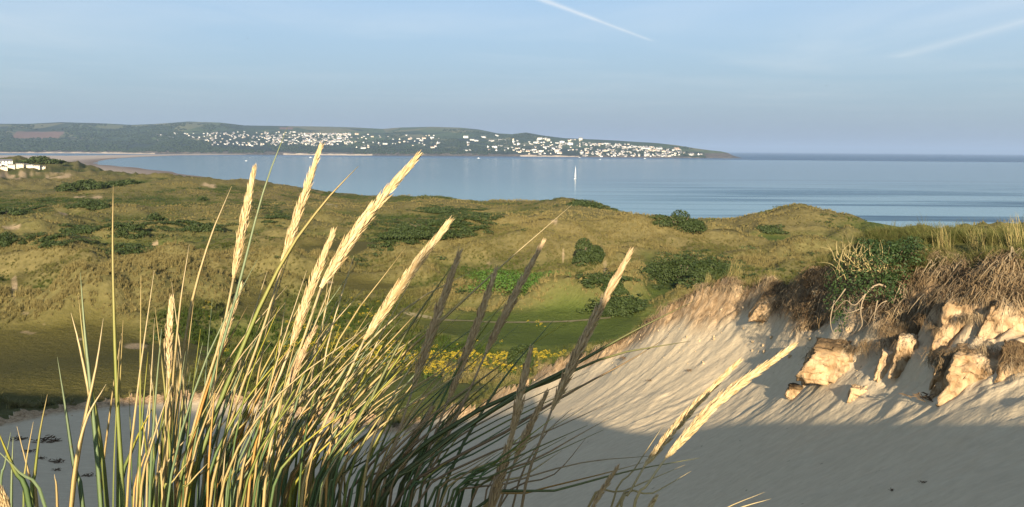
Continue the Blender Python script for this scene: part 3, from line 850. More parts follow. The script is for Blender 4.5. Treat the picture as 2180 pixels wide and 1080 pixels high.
# (u0, u1, v0, v1, how many, mesh weights, label, category)
CLUSTERS = [
    (645, 750, 283, 311, 82, 'abcdde', 'the dense hillside block above the left beach', None),
    (560, 645, 281, 309, 32, 'abcdd', 'the loose rows left of the dense hillside block', None),
    (440, 560, 281, 312, 26, 'acdd', 'the scattered houses among trees, far left of town', None),
    (755, 935, 286, 316, 28, 'abcef', 'the wooded gap right of the dense block', None),
    (985, 1080, 289, 323, 22, 'aegeb', 'the terraces on the wooded slope before the headland', None),
    (1088, 1240, 297, 330, 44, 'aefghc', 'the slope above the small right-hand beach', None),
    (1240, 1450, 301, 334, 58, 'abcdefd', 'the crowded harbour town near the headland', None),
    (1450, 1512, 326, 335, 8, 'aced', 'the shore row beyond the harbour town', None)]
SKEW = {0: (0, 0), 6: (0.0, 0.085), 7: (0.0, 0.05)}
for ci, (u0, u1, v0, v1, n, kinds, lab, _g) in enumerate(CLUSTERS):
    rows = max(3, int((v1 - v0) / 4.5))
    for k in range(n):
        u = random.uniform(u0, u1)
        if ci in (0, 4):
            v = v0 + (v1 - v0) * (int(random.random() * rows) + 0.5 + random.uniform(-0.2, 0.2)) / rows
        else:
            v = random.uniform(v0, v1)
        v += max(0.0, (u - u0)) * SKEW.get(ci, (0, 0))[1] * (1 - (v - v0) / (v1 - v0))
        if ci == 0: v = min(v, 312 - abs(u - 700) * 0.06)
        p = far_ground(u, v)
        kd = ord(random.choice(kinds)) - 97
        o = bpy.data.objects.new('house', HM[kd])
        o.location = (p.x, p.y, p.z)
        a = math.atan2(p.x, p.y)
        o.rotation_euler = (0, 0, -a + random.choice((-0.35, 0, 0.1, 0.3, 1.2)) + random.uniform(-0.15, 0.15))
        s_ = random.uniform(0.95, 1.3)
        o.scale = (s_, s_, s_ * random.uniform(0.95, 1.15))
        COL.objects.link(o)
        row = ('top', 'upper', 'middle', 'lower', 'bottom')[min(4, max(0, int((v - v0) / (v1 - v0) * 5)))]
        side = ('left', 'centre', 'right')[min(2, int((u - u0) / (u1 - u0) * 3))]
        tag(o, '%s, %s %s of %s' % (KINDS_H[kd], row, side, lab), 'house', 'houses of ' + lab)
# houses beyond the three hundred: one mass
V, Fc, MI = [], [], []
mats = [M_WALLS[0], M_SLATE, M_PANE, M_WALLS[2], M_WALLS[1]]
for k in range(760):
    ci = random.choice([0, 0, 0, 0, 1, 1, 1, 2, 2, 3, 5, 5, 6, 6, 6, 6, 6, 6, 8])
    if ci == 8:
        u, v = random.uniform(330, 450), random.uniform(284, 300)
    else:
        u0, u1, v0, v1 = CLUSTERS[ci][:4]; u, v = random.uniform(u0, u1), random.uniform(v0, v1)
        v += (u - u0) * SKEW.get(ci, (0, 0))[1] * (1 - (v - v0) / (v1 - v0))
    p = far_ground(u, v)
    me = HM[random.choice([0, 1, 2, 3, 3])]
    a = random.uniform(-0.6, 0.6) - math.atan2(p.x, p.y); c, s_ = math.cos(a), math.sin(a); k0 = len(V)
    off = random.choice([0, 0, 3, 4]); q = random.uniform(0.7, 1.05)
    for vv in me.vertices:
        V.append((p.x + q * (vv.co.x * c - vv.co.y * s_), p.y + q * (vv.co.x * s_ + vv.co.y * c), p.z + q * vv.co.z))
    for f in me.polygons:
        Fc.append([k0 + i for i in f.vertices]); MI.append(off if f.material_index == 0 else f.material_index)
o = mesh_obj('distant_houses', V, Fc, mats); o.data.polygons.foreach_set('material_index', MI)
tag(o, 'smaller houses filling the gaps between the rows of the far town', kind='stuff')


def ico():
    ph = (1 + 5 ** 0.5) / 2
    v = np.array([(-1, ph, 0), (1, ph, 0), (-1, -ph, 0), (1, -ph, 0), (0, -1, ph), (0, 1, ph), (0, -1, -ph), (0, 1, -ph), (ph, 0, -1), (ph, 0, 1), (-ph, 0, -1), (-ph, 0, 1)], float)
    v /= np.linalg.norm(v[0])
    f = np.array([(0, 11, 5), (0, 5, 1), (0, 1, 7), (0, 7, 10), (0, 10, 11), (1, 5, 9), (5, 11, 4), (11, 10, 2), (10, 7, 6), (7, 1, 8), (3, 9, 4), (3, 4, 2), (3, 2, 6), (3, 6, 8), (3, 8, 9), (4, 9, 5), (2, 4, 11), (6, 2, 10), (8, 6, 7), (9, 8, 1)])
    return v, f


IV, IF = ico()
m, t, b = material('far_wood_leaves')
g = t.new('ShaderNodeNewGeometry').outputs['Position']
t.l.new(t.mix(t.noise(g, 0.025, 4), (0.009, 0.018, 0.007), (0.030, 0.044, 0.015)), b.inputs['Base Color'])
M_WOOD = m
cs, rs = [], []
tries = 0
while len(cs) < 6500 and tries < 60000:
    tries += 1
    u = random.uniform(-420, 1500); t_ = random.random() ** 1.3 * 0.74 + 0.02
    q = float(fbm(np.array([u / 60.0]), np.array([t_ * 6]), 12, 3)[0])
    thr = (0.40 if u < 560 else 0.45 if u < 1080 else 0.52) + max(0, t_ - 0.35) * 0.5
    if q < thr: continue
    p = far_ground(u, None, t_)
    if 25 < u < 140:
        pu, pv = project(np.array([[p.x, p.y, p.z]]))
        if 278 < pv[0] < 295: continue
    if random.random() > (0.35 if 1230 < u < 1460 and t_ < 0.6 else 0.6 if 640 < u < 755 else 1.0): continue
    R_ = random.uniform(5, 10) if u > 540 else random.uniform(7, 13)
    cs.append((p.x, p.y, p.z + R_ * 0.3)); rs.append(R_)
cs = np.array(cs); rs = np.array(rs); n = len(cs)
jit = 1 + 0.35 * (rng.random((n, 12, 1)) - 0.5)
WV = cs[:, None, :] + IV[None] * jit * rs[:, None, None] * np.array([1.3, 1.3, 0.8])
WF = (np.arange(n)[:, None, None] * 12 + IF[None]).reshape(-1, 3)
o = mesh_np('woodland', WV.reshape(-1, 3), WF, M_WOOD, smooth=False)
tag(o, 'dark woods and hedges spread over the far hills', kind='stuff')

# small white craft on the bay
M_HULL = plain('white_boat_paint', (0.80, 0.80, 0.78), 0.4, 0.03, 1.0)
M_SAIL = plain('white_sail_cloth', (0.86, 0.85, 0.80), 0.7, 0.03, 0.5)
M_MAST = plain('grey_mast_metal', (0.45, 0.45, 0.46), 0.4, 0.05, 1.0)


def hull(L, B, H):
    V, Fc = [], []
    st = [(-0.5, 0.7), (-0.25, 0.95), (0.1, 1.0), (0.35, 0.65), (0.5, 0.03)]
    for (x, w) in st:
        for (yy, z) in ((-w * B / 2, H), (-w * B * 0.35, 0.0), (0, -0.35 * H), (w * B * 0.35, 0.0), (w * B / 2, H)):
            V.append((x * L, yy, z + (0.25 * H if x > 0.4 else 0) * (z > 0)))
    for i in range(4):
        for j in range(4):
            a = i * 5 + j; Fc.append((a, a + 1, a + 6, a + 5))
    for i in range(4): Fc.append((i * 5 + 4, i * 5, i * 5 + 5, i * 5 + 9))
    Fc.append((0, 4, 3, 2, 1))
    return V, Fc


def boat(u, v, L, lab, turn, cabin=True):
    x, y = sea_pt(u, v)
    r_ = empty('motor_boat', (x, y, 0.1)); r_.rotation_euler = (0, 0, turn)
    mesh_obj('hull', *hull(L, L * 0.3, L * 0.11), M_HULL, r_)
    c = [(-0.2, -0.1, 0.1), (0.12, -0.09, 0.1), (0.12, 0.09, 0.1), (-0.2, 0.1, 0.1), (-0.18, -0.08, 0.26), (0.04, -0.07, 0.26), (0.04, 0.07, 0.26), (-0.18, 0.08, 0.26)]
    mesh_obj('cabin', [tuple(q * L for q in p) for p in c], [(0, 3, 2, 1), (4, 5, 6, 7), (0, 1, 5, 4), (1, 2, 6, 5), (2, 3, 7, 6), (3, 0, 4, 7)], M_HULL, r_)
    tag(r_, lab, 'boat', 'small boats moored along the far shore')


boat(661, 335.6, 13, 'tiny white boat off the left-hand far beach', 0.2)
boat(1019, 337.5, 16, 'white boat nearest the wooded slope left of the headland town', 0.5)
boat(1234, 336.0, 14, 'white boat just off the right end of the small town beach', 0.1)
boat(1278, 340.5, 12, 'white boat farthest out from the harbour town', 0.9)
boat(1373, 338.0, 15, 'white boat off the right part of the harbour town', 0.2)
boat(524, 343.0, 8, 'tiny white boat out on the water near the left beach', 0.3)

sx, sy = sea_pt(1225, 381)
r_ = empty('sailing_boat', (sx, sy, 0.1)); r_.rotation_euler = (0, 0, math.radians(72))
mesh_obj('hull', *hull(11, 3.2, 1.3), M_HULL, r_)
MH = 23.0


def tube(pts, rad, n=6, close=True):
    V, Fc = [], []
    pts = [Vector(p) for p in pts]
    for i, p in enumerate(pts):
        d = (pts[min(i + 1, len(pts) - 1)] - pts[max(i - 1, 0)]).normalized()
        a = d.orthogonal().normalized() if i == 0 else (a - d * a.dot(d)).normalized()
        bb = d.cross(a)
        rr_ = rad[i] if isinstance(rad, (list, tuple)) else rad
        for k in range(n):
            th = 2 * math.pi * k / n
            V.append(p + (a * math.cos(th) + bb * math.sin(th)) * rr_)
    for i in range(len(pts) - 1):
        for k in range(n):
            Fc.append((i * n + k, i * n + (k + 1) % n, (i + 1) * n + (k + 1) % n, (i + 1) * n + k))
    if close:
        Fc.append(tuple(range(n - 1, -1, -1))); Fc.append(tuple(range((len(pts) - 1) * n, len(pts) * n)))
    return V, Fc


mesh_obj('mast', *tube([(0.6, 0, 0.8), (0.6, 0, MH)], 0.09), M_MAST, r_)
mesh_obj('boom', *tube([(0.6, 0, 2.2), (-4.4, 0.5, 2.3)], 0.07), M_MAST, r_)


def sail(name, a, b_, c, belly):
    V, Fc = [], []
    a, b_, c = Vector(a), Vector(b_), Vector(c); N = 8
    for i in range(N + 1):
        for j in range(N + 1):
            f_ = i / N; l_ = a.lerp(c, f_); r__ = b_.lerp(c, f_)
            p = l_.lerp(r__, j / N); s_ = math.sin(math.pi * j / N) * (1 - f_) ** 0.5
            V.append((p.x, p.y + belly * s_, p.z))
    for i in range(N):
        for j in range(N):
            q = i * (N + 1) + j; Fc.append((q, q + 1, q + N + 2, q + N + 1))
    o = mesh_obj(name, V, Fc, M_SAIL, r_, smooth=True)
    md = o.modifiers.new('cloth', 'SOLIDIFY'); md.thickness = 0.03


sail('main_sail', (0.5, 0, 2.4), (-4.3, 0.5, 2.5), (0.5, 0, MH - 0.4), 0.7)
sail('jib_sail', (5.2, 0, 1.9), (0.2, 0.9, 2.2), (0.75, 0, MH - 2.5), 0.8)
tag(r_, 'lone sailing boat with tall white sails in the middle of the bay', 'sailing boat')

def hit(u, v, r0=60.0, r1=1600.0):
    """first ground point on the sight line of a pixel"""
    a, t = azel(u, v)
    r = np.geomspace(r0, r1, 900)
    z = heights(r * math.sin(a), r * math.cos(a))[0]
    k = np.nonzero(EYE + r * t <= z)[0]
    k = int(k[0]) if len(k) else 899
    return Vector((float(r[k] * math.sin(a)), float(r[k] * math.cos(a)), float(z[k]))), float(r[k])


def hit_many(us, vs, r0=75.0, r1=900.0, n=260):
    az_, te_ = np.array([azel(float(a), float(b_)) for a, b_ in zip(us, vs)]).T
    r = np.geomspace(r0, r1, n)[None, :]
    x = r * np.sin(az_)[:, None]; y = r * np.cos(az_)[:, None]
    z = heights(x, y)[0]
    below = EYE + r * te_[:, None] <= z
    k = np.where(below.any(1), below.argmax(1), n - 1); i = np.arange(len(k))
    return np.stack([x[i, k], y[i, k], z[i, k]], 1)


# chalets above the left dunes
CH = house_mesh('chalet_a', 11, 4.2, 2.7, 1.0, M_WALLS[1], M_SLATE, False, 1, 4)
CB = house_mesh('chalet_b', 20, 9, 5.5, 3.2, M_WALLS[0], M_SLATE, False, 2, 4)
for (u, v, r, me, rz, lab) in [(12, 347, 1180, CB, 0.2, 'largest white chalet with a pitched roof at the left edge of the dunes'), (-12, 352, 1160, CB, 0.1, 'white chalet cut by the left edge of the photo'), (24, 352, 1140, CH, 0.0, 'low white chalet below the largest one'),
                               (42, 349, 1150, CH, 0.1, 'white caravan at the left of the row on the dunes'), (53, 350, 1145, CH, 0.0, 'second white caravan of the row on the dunes'), (64, 351.5, 1140, CH, -0.1, 'third white caravan of the row on the dunes'),
                               (77, 354, 1120, CH, 0.0, 'fourth white caravan of the row, a little lower than the others'), (89, 355, 1110, CH, 0.1, 'white caravan at the right end of the row on the dunes'), (8, 355, 1120, CH, 0.0, 'white caravan nearest the viewer at the left edge')]:
    p, r_h = hit(u, v + 3, 300)
    o = bpy.data.objects.new('chalet', me); o.location = (p.x, p.y, p.z - 0.1); o.rotation_euler = (0, 0, rz - math.atan2(p.x, p.y)); q_ = r_h / 1000.0 * 0.58; o.scale = (q_, q_, q_)
    COL.objects.link(o); tag(o, lab, 'chalet', 'white chalets on the left dunes')

# ------------------------------------------------------------------ dune vegetation
def scatter(name, pts, rot, scl, idx, tint, protos, label):
    """one object of uncountable plants: instances of a few prototype meshes on points"""
    me = bpy.data.meshes.new(name); me.vertices.add(len(pts)); me.vertices.foreach_set('co', np.ascontiguousarray(pts, dtype=np.float32).ravel())
    o = bpy.data.objects.new(name, me); COL.objects.link(o)
    set_attr(o, 'rot', rot, 'FLOAT_VECTOR'); set_attr(o, 'scl', scl, 'FLOAT_VECTOR'); set_attr(o, 'idx', idx, 'INT'); set_attr(o, 'tint', tint, 'FLOAT_VECTOR')
    ng = bpy.data.node_groups.new(name + '_nodes', 'GeometryNodeTree')
    ng.interface.new_socket('Geometry', in_out='INPUT', socket_type='NodeSocketGeometry')
    ng.interface.new_socket('Geometry', in_out='OUTPUT', socket_type='NodeSocketGeometry')
    N, L = ng.nodes, ng.links
    gi = N.new('NodeGroupInput'); go = N.new('NodeGroupOutput')
    g2i = N.new('GeometryNodeGeometryToInstance')
    for pr in reversed(protos):
        oi = N.new('GeometryNodeObjectInfo'); oi.inputs['Object'].default_value = pr; L.new(oi.outputs['Geometry'], g2i.inputs[0])
    iop = N.new('GeometryNodeInstanceOnPoints'); iop.inputs['Pick Instance'].default_value = True

    def na(nm, typ):
        q = N.new('GeometryNodeInputNamedAttribute'); q.data_type = typ; q.inputs['Name'].default_value = nm
        return q.outputs['Attribute']
    L.new(gi.outputs[0], iop.inputs['Points']); L.new(g2i.outputs[0], iop.inputs['Instance'])
    L.new(na('idx', 'INT'), iop.inputs['Instance Index'])
    e2r = N.new('FunctionNodeEulerToRotation'); L.new(na('rot', 'FLOAT_VECTOR'), e2r.inputs[0]); L.new(e2r.outputs[0], iop.inputs['Rotation'])
    L.new(na('scl', 'FLOAT_VECTOR'), iop.inputs['Scale'])
    L.new(iop.outputs[0], go.inputs[0])
    md = o.modifiers.new('scatter', 'NODES'); md.node_group = ng
    tag(o, label, kind='stuff')
    return o


def blade_fan(n, h, spread, w, seg, droop, seed, curl=0.0):
    """a tuft: n tapering blades leaving one root, bending outwards"""
    rd = random.Random(seed); V, Fc = [], []
    for k in range(n):
        a = rd.uniform(0, 2 * math.pi); hh = h * rd.uniform(0.55, 1.1); out = spread * rd.uniform(0.15, 1.0) * hh
        bx, by = rd.gauss(0, 0.10 * h), rd.gauss(0, 0.10 * h)
        ca, sa = math.cos(a), math.sin(a); k0 = len(V)
        for i in range(seg + 1):
            f_ = i / seg
            o_ = out * f_ ** 1.7; z = hh * (f_ - droop * f_ ** 3)
            ww = w * (1 - f_) ** 0.7 * 0.5
            x, y = bx + ca * o_, by + sa * o_
            if i < seg: V.extend([(x - sa * ww, y + ca * ww, z), (x + sa * ww, y - ca * ww, z)])
            else: V.append((x, y, z))
        for i in range(seg - 1):
            q = k0 + 2 * i; Fc.append((q, q + 1, q + 3, q + 2))
        q = k0 + 2 * (seg - 1); Fc.append((q, q + 1, q + 2))
    return V, Fc


def mat_tinted(name, a, b_, c, rough=0.9, noise_scale=8.0, trans=0.25):
    """colour from the instance's tint: x blends a->b, y blends towards c"""
    m, t, b = material(name)
    sp = t.new('ShaderNodeSeparateXYZ', i_0=t.attr('tint', 'INSTANCER', 'Vector'))
    c1 = t.mix(sp.outputs[0], a, b_)
    c1 = t.mix(sp.outputs[1], c1, c)
    g = t.new('ShaderNodeTexCoord').outputs['Object']
    n = t.noise(g, noise_scale, 2)
    c1 = t.mix(1.0, c1, t.ramp(n, (0.3, 0.72), (0.7, 1.28)), 'MULTIPLY')
    t.l.new(c1, b.inputs['Base Color'])
    b.inputs['Roughness'].default_value = rough; b.inputs['Specular IOR Level'].default_value = 0.1
    if trans > 0:
        tr = t.new('ShaderNodeBsdfTranslucent', i_Color=c1)
        mx = t.new('ShaderNodeMixShader', i_0=trans, i_1=b.outputs[0], i_2=tr.outputs[0])
        t.l.new(mx.outputs[0], m.node_tree.nodes['Material Output'].inputs['Surface'])
    return m


M_TUFT = mat_tinted('dune_grass_blades', (0.082, 0.098, 0.022), (0.245, 0.200, 0.077), (0.055, 0.088, 0.017))
tufts = [mesh_obj('grass_tuft_form', *blade_fan(26, 0.62, 0.75, 0.035, 3, 0.18, k), M_TUFT, link=False) for k in range(3)]
tufts_far = [mesh_obj('far_grass_tuft_form', *blade_fan(13, 0.62, 0.85, 0.10, 2, 0.15, 10 + k), M_TUFT, link=False) for k in range(3)]
tufts_fine = [mesh_obj('fine_grass_tuft_form', *blade_fan(70, 0.62, 0.8, 0.011, 4, 0.25, 20 + k), M_TUFT, link=False) for k in range(3)]
BARE_XY = []


def grow(n, r0, r1, seed, power=1.0, amin=-0.66, amax=0.66):
    g_ = np.random.default_rng(seed)
    a = g_.uniform(amin, amax, n); rr = (g_.uniform(r0 ** power, r1 ** power, n)) ** (1 / power)
    x = rr * np.sin(a); y = rr * np.cos(a)
    z, sand, turf, hum, _r1, edge = heights(x, y)
    n1 = fbm(x / 18, y / 18, 101, 4); n2 = fbm(x / 5, y / 5, 111, 3); n3 = fbm(x / 60, y / 60, 121, 3)
    hn2 = np.clip((hum + 1.6) / 5.0, 0, 1)
    dry = np.clip(hn2 * 1.25 - 0.18 + np.clip(x * 0.0016, -0.22, 0.06) + (n1 - 0.5) * 2.0 + (n2 - 0.5) * 1.0, 0, 1)
    green = np.clip((n3 - 0.46) * 4 + (0.36 - hn2) * 2.2 + (n2 - 0.5) * 1.4 + 0.06 + np.clip(-x * 0.0022, -0.05, 0.22), 0, 1) * 0.9
    pu, pv = project(np.stack([x, y, z], 1))
    bare_ = np.zeros(n)
    for (u, v, w, h) in BARE:
        if r0 > 40: bare_ = np.maximum(bare_, np.clip(1.3 - ((pu - u) / w) ** 2 - ((pv - v) / h) ** 2, 0, 1))
    keep = (sand < 0.5) & (g_.random(n) > turf * 1.25) & (z > 6) & (g_.random(n) > bare_ * 1.4)
    keep &= g_.random(n) < 0.35 + 0.9 * n2
    sc = (0.36 + 0.62 * n2 + 0.22 * dry) * np.where(rr < 150, 1.18, 1.0) * g_.uniform(0.55, 1.45, n) * (1 - 0.45 * turf)
    return x, y, z, dry, green, sc, keep, g_


def plant(name, spec, protos, label, tall=1.0):
    P_, R_, S_2, I_, T_ = [], [], [], [], []
    for args in spec:
        x, y, z, dry, green, sc, keep, g_ = grow(*args)
        n = int(keep.sum())
        P_.append(np.stack([x, y, z - 0.04], 1)[keep])
        lean = g_.normal(0, 0.16, (n, 2))
        R_.append(np.stack([lean[:, 0], lean[:, 1] + 0.12, g_.uniform(0, 6.28, n)], 1))
        s_ = sc[keep]
        S_2.append(np.stack([s_ * 1.1, s_ * 1.1, s_ * tall], 1)); I_.append(g_.integers(0, 3, n)); T_.append(np.stack([dry[keep], green[keep], 0 * s_], 1))
    return scatter(name, np.concatenate(P_), np.concatenate(R_), np.concatenate(S_2), np.concatenate(I_), np.concatenate(T_), protos, label)


plant('dune_grass', [(125000, 62, 190, 1, 1.5)], tufts, 'tussocky marram covering the near dunes')
plant('distant_dune_grass', [(90000, 190, 420, 2, 1.5), (45000, 420, 1100, 3, 1.2)], tufts_far, 'tussocky marram covering the dunes towards the sea', 1.0)

# ------------------------------------------------------------------ shrubs
def mat_leaf(name, lo, hi, trans=0.2, scale=1.2, sheen=0.25):
    m, t, b = material(name)
    g = t.new('ShaderNodeNewGeometry')
    isl = g.outputs['Random Per Island']
    n = t.noise(g.outputs['Position'], scale, 3)
    c = t.mix(t.math('MULTIPLY', t.math('ADD', t.ramp(n, (0.3, 0.0), (0.7, 1.0)), isl), 0.5), lo, hi)
    t.l.new(c, b.inputs['Base Color'])
    b.inputs['Roughness'].default_value = 0.6; b.inputs['Specular IOR Level'].default_value = sheen
    tr = t.new('ShaderNodeBsdfTranslucent', i_Color=c)
    mx = t.new('ShaderNodeMixShader', i_0=trans, i_1=b.outputs[0], i_2=tr.outputs[0])
    t.l.new(mx.outputs[0], m.node_tree.nodes['Material Output'].inputs['Surface'])
    return m


M_SCRUB = mat_leaf('dark_scrub_leaves', (0.024, 0.042, 0.011), (0.068, 0.092, 0.024))
M_BRIGHT = mat_leaf('bright_bramble_leaves', (0.050, 0.105, 0.014), (0.095, 0.175, 0.028))
M_BUSH = mat_leaf('privet_leaves', (0.016, 0.037, 0.010), (0.062, 0.105, 0.025), 0.25, 3.0, 0.35)
M_DEAD = mat_leaf('dead_brown_leaves', (0.10, 0.06, 0.03), (0.20, 0.13, 0.07))
m, t, b = material('shrub_bark')
g = t.new('ShaderNodeNewGeometry').outputs['Position']
t.l.new(t.mix(t.noise(t.mapping(g, (1, 1, 0.3)), 30.0, 5), (0.10, 0.075, 0.05), (0.24, 0.19, 0.13)), b.inputs['Base Color'])
M_BARK = m


def leaf_cloud(lumps, n, size, seed, up=0.25, keep_above=None):
    """n leaf-shaped faces over the surface of several lumps: (centre, radii)"""
    g_ = np.random.default_rng(seed)
    area = np.array([l[1][0] * l[1][1] + l[1][0] * l[1][2] for l in lumps]); area /= area.sum()
    pick = g_.choice(len(lumps), n, p=area)
    C_ = np.array([l[0] for l in lumps])[pick]; R_ = np.array([l[1] for l in lumps])[pick]
    d = g_.normal(size=(n, 3)); d /= np.linalg.norm(d, axis=1)[:, None]
    d[:, 2] = np.abs(d[:, 2]) * np.where(g_.random(n) < 0.82, 1, -0.6)
    depth = 1 - 0.35 * g_.random(n) ** 2
    Pn = C_ + d * R_ * depth[:, None]
    nrm = d + g_.normal(size=(n, 3)) * 0.55 + np.array([0, 0, up]); nrm /= np.linalg.norm(nrm, axis=1)[:, None]
    tx = np.cross(nrm, g_.normal(size=(n, 3))); tx /= np.linalg.norm(tx, axis=1)[:, None]
    ty = np.cross(nrm, tx)
    s_ = size * g_.uniform(0.6, 1.35, n)[:, None]
    V = np.stack([Pn - ty * s_, Pn + tx * s_ * 0.52 - ty * s_ * 0.1 + nrm * s_ * 0.12, Pn + ty * s_ * 1.1, Pn - tx * s_ * 0.52 - ty * s_ * 0.1 + nrm * s_ * 0.12], 1)
    return V.reshape(-1, 3), np.arange(4 * n).reshape(n, 4)


def shrub(name, label, u, v, w_px, h_px, mat=None, seed=0, group=None, depth=0.7, sink=0.1, r0=60.0, dens=1.0, cat='shrub', flat=False):
    p, r = hit(u, v, r0)
    w = w_px * r / F; h = h_px * r / F
    rd = random.Random(seed); root = empty(name, p); root.rotation_euler = (0, 0, -math.atan2(p.x, p.y))
    lumps = []
    nl = max(4, min(16, int(w / max(h, 0.3) * 3) + 3))
    for k in range(nl):
        x = rd.uniform(-0.40, 0.40) * w * (0.7 if w < 1.8 * h else 1); y = rd.uniform(-0.4, 0.4) * w * depth
        e = max(0.25, 1 - (2 * x / w) ** 2 * 0.7)
        hh = h * e * (rd.uniform(0.55, 1.0) if not flat else rd.uniform(0.8, 1.0))
        gz = ground(p.x + x * math.cos(root.rotation_euler.z) - y * math.sin(root.rotation_euler.z), p.y + x * math.sin(root.rotation_euler.z) + y * math.cos(root.rotation_euler.z)) - p.z
        gz = max(-1.2, min(1.2, gz))
        lumps.append(((x, y, gz + hh * 0.40 - sink), (w * rd.uniform(0.14, 0.26) * (1.7 if w < 1.8 * h else 1), w * depth * rd.uniform(0.16, 0.26), hh * 0.62)))
    px_leaf = 2.6
    n = int(max(260, min(5200, w_px * h_px * 1.6 * dens)))
    V, Fq = leaf_cloud(lumps, n, px_leaf * r / F * 0.75 + 0.02, seed)
    o = mesh_np('foliage', V, Fq, mat or M_SCRUB, smooth=False); o.parent = root
    for k in range(3):
        x = rd.uniform(-0.25, 0.25) * w
        mesh_obj('stem', *tube([(x * 0.3, 0, -0.3), (x * 0.7, 0.05 * w, h * 0.3), (x, -0.03 * w, h * 0.62)], [0.05 * h, 0.035 * h, 0.012 * h], 5), M_BARK, root)
    tag(root, label, cat, group)
    return root


G1 = 'dark shrubs dotted over the dunes'
SHRUBS = [
    ('shrub', 'dark green bush on the dune skyline right of centre, below the smooth water', 1446, 486, 120, 34, None),
    ('shrub', 'low dark bush capping the dune crest beneath the sailing boat', 1248, 438, 76, 14, None),
    ('shrub', 'round dark bush halfway up the dune between two bare sandy streaks', 1254, 560, 56, 50, None),
    ('shrub', 'left half of the large dark thicket behind the sandy rim', 1436, 610, 110, 78, None),
    ('shrub', 'right half of the large dark thicket behind the sandy rim', 1530, 608, 120, 66, None),
    ('shrub', 'small rounded dark bush standing among the yellow flowers', 1108, 788, 58, 62, None),
    ('shrub', 'dark olive bush right of the bright green patch', 1290, 612, 90, 26, None),
    ('bramble_patch', 'broad patch of bright green bramble in the middle of the dunes', 1126, 619, 270, 40, M_BRIGHT),
    ('shrub', 'long dark scrub strip at the top of the central thicket', 955, 455, 130, 15, None),
    ('shrub', 'wide dark scrub bed in the central thicket', 920, 492, 190, 24, None),
    ('shrub', 'lowest scrub bed of the central thicket, reaching left', 850, 514, 130, 16, None),
    ('shrub', 'scrub tuft at the right tip of the central thicket', 1030, 468, 60, 12, None),
    ('shrub', 'tiny round bush alone on the turf left of the seed heads', 832, 533, 14, 8, None),
    ('shrub', 'wide dark thicket on the far left dunes above two pale patches', 170, 407, 76, 26, None),
    ('shrub', 'dark thicket strip right of the far left thicket', 262, 395, 84, 14, None),
    ('shrub', 'small dark bush on the far dunes below the sandy scar', 432, 428, 20, 10, None),
    ('shrub', 'dark scrub on the left edge, nearest row of far thickets', 18, 456, 52, 15, None),
    ('shrub', 'long dark scrub below the two pale bare patches', 188, 444, 70, 15, None),
    ('shrub', 'low dark scrub crossing the left dunes above the tussock slope', 176, 494, 74, 12, None),
    ('shrub', 'dark scrub beside the tall lone blade on the left', 272, 497, 66, 13, None),
    ('shrub', 'dark bush on the left edge level with the lone blade', 14, 526, 36, 26, None),
    ('shrub', 'slanting dark scrub right of the tall lone blade', 330, 470, 44, 20, None),
    ('shrub', 'dark scrub behind the leftmost tall seed head', 432, 492, 68, 18, None),
    ('shrub', 'dark flat scrub below the lone blade', 272, 540, 66, 14, None),
    ('shrub', 'dark trees beside the white chalets at the far left', 88, 347, 70, 14, None),
    ('shrub', 'dark scrub at the foot of the tall dune on the right skyline', 1640, 495, 60, 14, None),
    ('shrub', 'green scrub on the slope under the crescent ridge', 1320, 668, 110, 34, None),
    ('shrub', 'small bush at the right edge of the left turf', 340, 722, 24, 16, None),
]
for k, (nm, lab, u, v, w, h, mt) in enumerate(SHRUBS):
    shrub(nm, lab, u, v, w, h, mt, 300 + k, G1 if mt is None else None, cat='shrub' if mt is None else 'bramble', dens=2.4 if mt is not None else 1.0, flat=mt is not None, depth=0.5 if w > 60 else 0.8)

# low scrub between the tussocks: one mass
V0, F0 = leaf_cloud([((0, 0, 0.25), (0.8, 0.6, 0.45)), ((0.7, 0.2, 0.2), (0.5, 0.5, 0.35)), ((-0.6, -0.2, 0.15), (0.6, 0.5, 0.3))], 60, 0.16, 5)
scr = mesh_np('scrub_form', V0, F0, M_SCRUB, smooth=False, link=False)
g_ = np.random.default_rng(77)
n = 26000
a = g_.uniform(-0.64, 0.64, n); rr = np.sqrt(g_.uniform(115 ** 2, 620 ** 2, n)); x = rr * np.sin(a); y = rr * np.cos(a)
z, sand, turf, hum, _q, _e = heights(x, y)
msk = fbm(x / 30, y / 13, 131, 4) + 0.12 * np.clip(-hum / 3, -1, 1)
extra = []
for (eu, ev, ew, eh, en) in [(925, 486, 110, 20, 420), (960, 455, 80, 12, 200), (860, 508, 70, 12, 160), (1025, 466, 40, 10, 70), (170, 398, 40, 11, 90), (265, 391, 50, 7, 70), (190, 440, 44, 9, 90), (60, 448, 50, 8, 80), (120, 430, 60, 6, 70), (272, 492, 60, 9, 90), (180, 490, 44, 7, 60), (400, 486, 70, 9, 110), (280, 535, 50, 9, 80), (590, 470, 30, 20, 60), (1490, 578, 100, 34, 300), (1320, 655, 60, 16, 90), (1290, 604, 50, 10, 50), (90, 520, 80, 12, 70), (560, 440, 40, 10, 40)]:
    for _k in range(en):
        extra.append((eu + random.gauss(0, 0.5) * ew, ev + random.gauss(0, 0.5) * eh))
extra = hit_many([e[0] for e in extra], [e[1] for e in extra])
k = (msk > 0.585) & (sand < 0.5) & (turf < 0.5) & (z > 10)
k &= g_.random(n) < np.clip((msk - 0.57) * 16, 0, 1)
PT = np.concatenate([np.stack([x, y, z - 0.1], 1)[k], extra]); n = len(PT); s_ = g_.uniform(0.5, 1.3, n)
